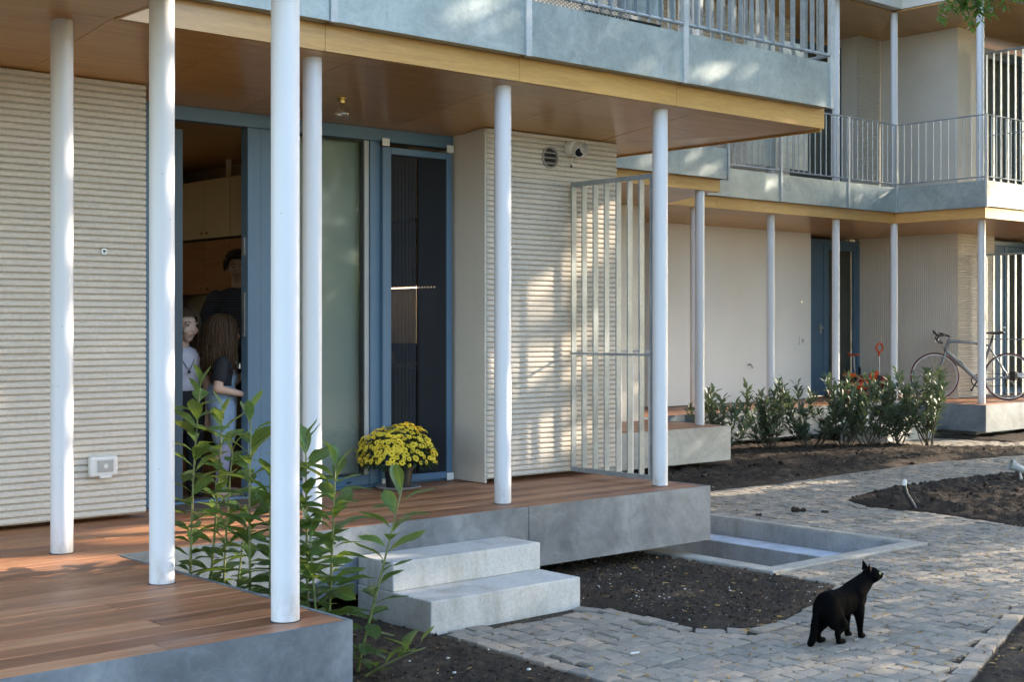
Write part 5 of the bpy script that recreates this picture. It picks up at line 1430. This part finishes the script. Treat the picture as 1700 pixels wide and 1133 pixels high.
    # eyes, brows, mouth
    for s in (-1, 1):
        e = obj('eye', MB().ell(hp(s*.145*a, -.375*a, .025*a), (.055*a, .036*a, .028*a), 12, hr), simple('eye_white', (.6,.58,.55), None, 3, .2), t, smooth=True)
        obj('iris', MB().ell(hp(s*.145*a-.014*a*0, -.408*a, .026*a), (.028*a, .012*a, .03*a), 10, hr), simple('iris', (.03,.025,.02), None, 3, .15), e, smooth=True)
        obj('eyebrow', MB().tube([hp(s*.06*a, -.425*a, .115*a), hp(s*.15*a, -.43*a, .135*a), hp(s*.24*a, -.385*a, .115*a)], .010*a, 6), M['hair_d'], t, smooth=True)
    obj('mouth', MB().ell(hp(0, -.428*a, -.252*a), (.085*a, .014*a, .022*a), 10, hr), simple('lips', (.36,.15,.13), None, 3, .4), t, smooth=True)
    # hair
    kind, mat, zend = hair; h = MB(); rg = random.Random(int(H*1000)+3)
    def scalp(az, th, g): # th from crown
        return hp(math.sin(az)*math.sin(th)*(.36*a+g), .012*a/.2+math.cos(az)*math.sin(th)*(.46*a+g), .10*a+math.cos(th)*(.41*a+g))
    cap_ = MB(); nA, nT = 36, 10
    for i in range(nT+1):
        for q in range(nA):
            az = 2*PI*q/nA; front = max(0, -math.cos(az)); lim = R(116)-R(52)*min(1, front*1.25)
            cap_.v.append(tuple(scalp(az, .02+lim*i/nT, .012*a/.2+.003*rg.random())))
    for i in range(nT):
        for q in range(nA): q2 = (q+1) % nA; cap_.f.append((i*nA+q, (i+1)*nA+q, (i+1)*nA+q2, i*nA+q2))
    h.add(cap_)
    if kind == 'long':
        for q in range(430):
            az = rg.uniform(-2.30, 2.30); g = rg.uniform(.010, .026)
            pts = [scalp(az, th, g) for th in (R(12), R(40), R(70), R(95))]
            last = pts[-1]; z1 = zend+rg.uniform(-.03, .05); out = (last-hc); out.z = 0
            sway = rg.uniform(-.012, .012); inw = rg.uniform(.86, 1.1)
            for u in (.25, .5, .75, 1): pts.append(Vector((hc.x+out.x*(1+(inw-1)*u)+sway*u, hc.y+out.y*(1+(inw-1)*u)+sway*u+.01*math.sin(u*5+q), last.z+(z1-last.z)*u)))
            h.tube(pts, [.003,.0055,.006,.006,.006,.0055,.0045,.0015], 4)
    else:
        for q in range(260):
            az = rg.uniform(0, 6.28); th = rg.uniform(.1, R(105)-R(48)*max(0, -math.cos(az))); p = scalp(az, th, .012)
            d = (p-hc).normalized(); cv = d.cross(Vector((rg.uniform(-1,1), rg.uniform(-1,1), rg.uniform(-1,1)))).normalized()
            h.tube([p, p+d*.016+cv*.012, p+d*.020-cv*.012, p+d*.008-cv*.022], [.006,.007,.007,.004], 5)
    obj('hair', h, M[mat], t, smooth=True, fix=False)
    t.location = loc; t.rotation_euler = (0, 0, rz)
    return t
M['tee_w'] = simple('lilac_white_cotton', (.60,.56,.62), (.54,.50,.56), 8, .9, bmp=.2); M['black_c'] = simple('black_cotton', (.014,.014,.017), (.02,.02,.024), 10, .9)
M['denim'] = simple('washed_denim', (.20,.27,.37), (.27,.34,.43), 30, .9, bmp=.2); M['tights'] = simple('lilac_tights', (.30,.27,.34), (.34,.31,.38), 30, .9)
M['stripe'] = stripes('striped_jersey', (.022,.024,.035), (.16,.17,.20), 26)
g1 = person('girl with long brown hair in a pale lilac shirt peering out of the doorway', (4.105, 7.79, .455), R(-6), 1.16, .205,
       [('shirt', 'tee_w', 'tee'), ('trousers', 'black_c', 'trousers'), ('shoes', 'black_c', 'shoes')],
       {-1: ((-.17,.02,.70), (-.15,-.10,.53), (.1,-.4,-1)), 1: ((.17,.03,.70), (.15,-.02,.52), (0,-.2,-1))}, ('long', 'hair', .84), head_yaw=R(15))
nk = obj('necklace', MB().tube([(-.05,-.02,.905),(-.04,-.078,.85),(-.012,-.094,.80),(.0,-.097,.785),(.012,-.094,.80),(.04,-.078,.85),(.05,-.02,.905)], .0025, 6), M['black'], g1, smooth=True)
obj('pendant', MB().ell((0,-.10,.775), .010, 10), M['black'], nk, smooth=True)
g2 = person('girl seen from behind in blue dungarees and black top, turning away to the right', (4.285, 7.62, .455), R(60), 1.115, .20,
       [('top', 'black_c', 'tee'), ('tights', 'tights', 'tights'), ('dungaree_shorts', 'denim', 'shorts'), ('dungaree_bib', 'denim', 'bib')],
       {-1: ((-.165,.03,.675), (-.11,-.115,.640), (.2,-1,-.15)), 1: ((.16,-.07,.70), (.10,-.19,.80), (-.1,-.8,.45))}, ('long', 'hair', .775), head_yaw=R(12))
ad = person('adult in a dark striped jersey standing back in the dim kitchen', (5.12, 8.88, .455), R(-30), 1.585, .205,
       [('jersey', 'stripe', 'long'), ('trousers', 'black_c', 'trousers'), ('shoes', 'black_c', 'shoes')],
       {-1: ((-.26,.03,1.05), (-.24,-.08,.82), (0,-.2,-1)), 1: ((.26,.03,1.05), (.24,-.08,.82), (0,-.2,-1))}, ('curly', 'hair_d', 1.3))

# ------------------------------------------------------------------ bicycle
M['frame'] = simple('silver_grey_frame', (.25,.27,.30), (.17,.185,.21), 3, .22, metal=.5, rvar=.05); M['tyre'] = simple('red_black_tyre', (.12,.012,.015), (.05,.008,.010), 5, .6)
M['rim'] = simple('pale_rim', (.50,.50,.51), (.42,.42,.44), 10, .3, metal=.5)
bk = thing('bicycle', 'grey racing bicycle with dropped handlebar and red tyres leaning behind a column', 'bicycle', (0,0,0))
def torus(R0, r, n=48, m=8, c=(0,0,0)):
    return MB().lathe([(R0+r*math.cos(2*PI*i/m), r*math.sin(2*PI*i/m)) for i in range(m)], n, c, 'y', closed=True)
for x in (0, 1.0):
    w = obj('wheel', MB().lathe([(.302,-.010),(.318,-.010),(.318,.010),(.302,.010)], 48, (x,0,.335), 'y', closed=True), M['rim'], bk, smooth='auto', label='front wheel' if x else 'rear wheel')
    obj('tyre', torus(.325, .0135, c=(x,0,.335)), M['tyre'], w, smooth=True)
    obj('hub', MB().lathe([(0,-.05),(.012,-.05),(.02,-.03),(.012,0),(.02,.03),(.012,.05),(0,.05)], 14, (x,0,.335), 'y'), M['steel'], w, smooth='auto')
    sp = MB()
    for i in range(20):
        a = 2*PI*i/20; s = .03 if i % 2 else -.03; a2 = a+(.5 if i % 4 < 2 else -.5)*(1 if x == 0 else .3)
        sp.tube([(x+.018*math.cos(a2), s, .335+.018*math.sin(a2)), (x+.303*math.cos(a), 0, .335+.303*math.sin(a))], .0017, 4)
    obj('spokes', sp, M['black'], w)
T = lambda nm, pts, r, mat='frame', n=12, flat=1.0, p=bk: obj(nm, MB().tube(pts, r, n, flat=flat), M[mat], p, smooth='auto')
T('down_tube', [(.845,0,.70),(.41,0,.275)], [.026,.03]); T('top_tube', [(.815,0,.835),(.70,0,.835),(.45,0,.81),(.26,0,.775)], [.021,.021,.017,.014])
T('seat_tube', [(.41,0,.275),(.245,0,.80)], [.022,.017]); T('head_tube', [(.805,0,.87),(.85,0,.69)], .024)
T('seat_post', [(.245,0,.80),(.205,0,.93)], .014, 'black')
for s in (-.045, .045):
    T('chain_stay', [(.39,s*.4,.28),(.0,s,.335)], [.014,.010]); T('seat_stay', [(.255,s*.35,.74),(.0,s,.335)], [.010,.008])
    T('fork_blade', [(.852,s*.55,.68),(.90,s,.52),(1.0,s,.335)], [.018,.015,.010])
sd = MB(); sd.ell((.19,0,.955), (.135,.03,.02), 16); sd.ell((.10,0,.965), (.055,.066,.018), 16); remesh(obj('saddle', sd, M['black'], bk), .006, 5)
T('stem', [(.805,0,.885),(.80,0,.905),(.885,0,.935)], .016, 'black')
for s in (-1, 1):
    T('handlebar', [(.885,0,.935),(.885,s*.17,.935),(.91,s*.195,.935),(.965,s*.20,.925),(.985,s*.205,.88),(.96,s*.21,.835),(.905,s*.212,.825)], .0145, 'black')
    hd_ = T('brake_hood', [(.955,s*.20,.93),(1.0,s*.20,.955),(1.012,s*.20,.985)], [.018,.018,.012], 'rubber'); T('brake_lever', [(1.0,s*.20,.945),(1.025,s*.202,.90),(1.01,s*.204,.845)], [.008,.007,.006], 'steel', 8, 1, hd_)
T('brake_cable', [(1.0,.18,.97),(1.06,.1,.93),(.98,.05,.82),(.87,0,.74)], .003, 'black', 6)
T('front_brake', [(.865,-.03,.70),(.875,0,.725),(.865,.03,.70)], .010, 'black'); T('rear_brake', [(.235,-.03,.70),(.225,0,.715),(.235,.03,.70)], .009, 'black')
ck = obj('chainring', MB().lathe([(.075,-.062),(.092,-.062),(.092,-.056),(.075,-.056)], 32, (.41,0,.27), 'y', closed=True), M['black'], bk, smooth='auto')
T('crank', [(.41,-.07,.27),(.49,-.075,.13)], [.012,.010], 'black', 8, 1, ck); T('pedal', [(.49,-.075,.13),(.49,-.14,.13)], [.016,.014], 'black', 6, 1, ck)
T('crank', [(.41,.07,.27),(.33,.075,.41)], [.012,.010], 'black', 8, 1, ck)
ch = MB().tube([(.41,-.055,.362),(.0,-.055,.375)], .004, 5); ch.tube([(.41,-.055,.18),(.03,-.055,.21),(.02,-.055,.30)], .004, 5); obj('chain', ch, M['black'], bk)
obj('cassette', MB().lathe([(0,-.03),(.045,-.03),(.03,-.055),(0,-.055)], 20, (0,0,.335), 'y'), M['steel'], bk, smooth='auto'); T('derailleur', [(0,-.055,.315),(.03,-.06,.26),(.015,-.06,.19)], [.014,.016,.014], 'black')
T('bottle_cage', [(.62,0,.52),(.66,.03,.56),(.70,.035,.52),(.70,-.035,.52),(.65,-.03,.47),(.60,0,.49)], .0045, 'black', 6)
rot_root(bk, math.atan2(.83, -.60), (18.13, 10.0, .452), R(0))
bk.rotation_euler = (R(-3), 0, math.atan2(.83, -.60))
wb = thing('tow_bar', 'white tubular tow bar with black clamp beside the bicycle rear wheel', 'bar', (18.3, 10.0, .7))
obj('bar', MB().tube([(18.13,9.88,.83),(18.40,9.56,.80),(18.75,9.2+.12,.79)], .016, 10), M['white'], wb, smooth='auto'); obj('bar', MB().tube([(18.13,9.88,.81),(18.30,9.66,.72),(18.45,9.55,.66),(18.75,9.32,.64)], .016, 10), M['white'], wb, smooth='auto')
obj('clamp', MB().box(18.06, 18.14, 9.86, 9.95, .74, .87), M['black'], wb, bevel=.012); obj('prop', MB().tube([(18.72,9.62,.46),(18.73,9.33,.80)], .012, 8), M['white'], wb, smooth='auto')

# ------------------------------------------------------------------ toddler scooters and ride-on toy
M['orange'] = simple('orange_plastic', (.72,.10,.012), (.62,.08,.01), 4, .38); M['red'] = simple('red_plastic', (.40,.012,.018), (.33,.01,.014), 4, .3)
def ring_wheel(x, y, z, r, parent, nm='wheel'):
    return obj(nm, MB().lathe([(0,-.014),(r*.8,-.014),(r,-.008),(r,.008),(r*.8,.014),(0,.014)], 20, (x, y, z), 'y'), M['black'], parent, smooth='auto')
def scooter(label, x, y, rz, kind):
    t = thing('toddler_scooter', label, 'scooter', (0,0,0), 'orange toddler scooters on the far terrace')
    dk = MB().prism([(-.26,-.05),(-.30,-.02),(-.30,.02),(-.26,.05),(.14,.075),(.20,.10),(.26,.10),(.26,-.10),(.20,-.10),(.14,-.075)], .07, .095)
    obj('deck_board', dk, M['orange'], t, bevel=.006); obj('grip_pad', MB().box(-.24, .10, -.04, .04, .0955, .099), M['black'], t)
    for s in (-1, 1): ring_wheel(.23, s*.12, .06, .06, t)
    ring_wheel(-.30, 0, .045, .045, t)
    obj('steering_post', MB().tube([(.22,0,.09),(.19,0,.34)], .022, 10), M['black'], t, smooth='auto')
    obj('pole', MB().tube([(.19,0,.33),(.155,0,.62)], .012, 10), M['steel'], t, smooth='auto')
    if kind == 'bar':
        obj('handlebar', MB().tube([(.155,-.13,.632),(.155,0,.622),(.155,.13,.632)], [.018,.013,.018], 10), M['orange'], t, smooth='auto')
        sm = MB().prism([(.02,-.075),(.16,-.085),(.16,.085),(.02,.075)], .30, .36); obj('seat', sm, M['orange'], t, bevel=.012)
        obj('seat_post', MB().tube([(.12,0,.30),(.20,0,.22)], .018, 8), M['black'], t, smooth='auto'); obj('foot_rest', MB().box(.10,.21,-.07,.07,.16,.19), M['black'], t, bevel=.006)
    else:
        pts = [(.15+.050*math.sin(a)*(1-.15*math.cos(a)), .045*math.sin(a)*(1-.15*math.cos(a)), .72+.058*math.cos(a)) for a in [2*PI*i/18 for i in range(19)]]
        obj('loop_handle', MB().tube(pts, .0125, 8, cap=False), M['orange'], t, smooth='auto'); obj('handle_neck', MB().tube([(.15,0,.67),(.155,0,.60)], [.018,.013], 10), M['orange'], t, smooth='auto')
        obj('back_shell', MB().tube([(.17,0,.38),(.10,0,.33),(.09,0,.24),(.02,0,.18),(-.12,0,.16)], [.03,.055,.05,.06,.045], 12), M['orange'], t, smooth='auto')
        obj('seat', MB().prism([(-.22,-.06),(-.05,-.085),(.06,-.05),(.06,.05),(-.05,.085),(-.22,.06)], .16, .195), M['orange'], t, bevel=.012)
    t.location = (x, y, .452); t.rotation_euler = (0, 0, rz)
    return t
scooter('orange scooter with a straight T handlebar and seat box by the blue far door', 16.99, 11.96, R(-20), 'bar')
s_ = scooter('orange scooter with a heart shaped loop handle near the inner far column', 16.985, 11.64, R(-48), 'loop')
s_.rotation_euler = (0, R(6), R(-48)); s_.scale = (1.06, 1.06, 1.06)
rc = thing('ride_on_toy', 'red plastic ride on toy with black wheels behind the loop handled scooter', 'toy', (0,0,0))
b = MB(); b.ell((0,0,.19), (.20,.10,.09), 18); b.ell((-.22,.0,.24), (.13,.09,.07), 16); b.ell((.13,0,.22), (.10,.10,.085), 16); remesh(obj('shell', b, M['red'], rc), .012, 4)
obj('steering_wheel', MB().lathe([(.055+.01*math.cos(2*PI*i/6), .01*math.sin(2*PI*i/6)) for i in range(6)], 20, (-.20,0,.37), 'x', closed=True), M['black'], rc, smooth=True)
obj('steering_post', MB().tube([(-.22,0,.28),(-.20,0,.37)], .012, 8), M['black'], rc)
for x in (-.2, .17):
    for y in (-.10, .10): ring_wheel(x, y, .085, .085, rc)
obj('label', MB().box(.20,.229,-.085,-.03,.18,.21), M['plastic_w'], rc, bevel=.004)
rc.location = (17.50, 11.80, .452); rc.rotation_euler = (0, 0, R(-45)); rc.scale = (1.05,)*3

# ------------------------------------------------------------------ garden odds and ends
sp_ = thing('garden_spotlight', 'pale grey garden spotlight on a spike at the edge of the right soil bed', 'spotlight', (12.36, 6.70, 0))
b = MB(); tmp = MB().lathe([(0,-.075),(.030,-.07),(.036,-.04),(.040,.03),(.050,.034),(.050,.075),(.044,.075),(.042,.06),(0,.06)], 24); m_ = aimed(tmp, Vector((12.35,6.72,.150)), Vector((12.35,6.72,.150))+Vector((-.70,.55,.42)))
b.add(tmp, m_); obj('lamp_head', b, M['plastic_g'], sp_, smooth='auto')
ln = MB(); ln.add(MB().lathe([(0,.061),(.041,.061)], 20), m_); obj('lens', ln, M['glass'], sp_, fix=False)
obj('bracket', MB().tube([(12.36,6.70,.12),(12.365,6.69,.05)], .011, 8), M['plastic_g'], sp_, smooth='auto'); obj('spike', MB().tube([(12.365,6.69,.06),(12.365,6.69,-.05)], [.018,.006], 8), M['plastic_g'], sp_, smooth='auto')
obj('cable', MB().tube([(12.395,6.675,.118),(12.43,6.63,.115),(12.46,6.60,.07),(12.47,6.60,.02)], .005, 6), M['black'], sp_, smooth=True)
cd = thing('cable_conduit', 'black cable conduit with white taped end sticking out of the right soil bed', 'conduit', (9.93, 6.28, 0))
obj('pipe', MB().tube([(9.93,6.27,-.03),(9.90,6.31,.06),(9.875,6.345,.13),(9.865,6.36,.20)], .0165, 12), M['black'], cd, smooth='auto')
obj('cap', MB().tube([(9.865,6.36,.201),(9.868,6.358,.235),(9.872,6.352,.25)], [.0185,.0185,.010], 12), M['plastic_w'], cd, smooth='auto')
obj('wire', MB().tube([(9.885,6.325,.19),(9.905,6.275,.10),(9.945,6.235,.02)], .003, 6), M['black'], cd, smooth=True)
def clod(label, x, y, r, seed):
    rg = random.Random(seed); b = MB()
    for i in range(5): b.ell((x+rg.uniform(-r,r)*.8, y+rg.uniform(-r,r)*.8, r*.3), r*rg.uniform(.35,.75), 8)
    o = remesh(obj('soil_clod', b, M['crumb']), r*.18, 1); tag(o, label, 'soil clod')
clod('larger flat dark soil clod on the path beyond the light well', 9.13, 6.87, .045, 1)
clod('rightmost small round soil clod on the path beyond the light well', 9.22, 6.67, .026, 2)
clod('left small soil clod on the path near the light well rim', 8.70, 6.93, .022, 3)
tag(obj('cigarette_end', MB().tube([(4.555,4.37,.014),(4.60,4.36,.014)], .0045, 8), M['plastic_w']), 'white cigarette end lying on the near path', 'cigarette end')
rg = random.Random(44)
for i, (x, y, r, lab) in enumerate(((3.72,4.62,.011,'pale pebble on the near soil by the laurels'), (3.86,4.84,.010,'small grey pebble on the near soil close to the steps'), (4.0,4.45,.012,'white pebble on the near soil beside the path edge'))):
    o = obj('pebble', MB().ell((x, y, .018), (r, r*.75, r*.5), 10), M['concrete'], smooth=True); tag(o, lab, 'pebble')
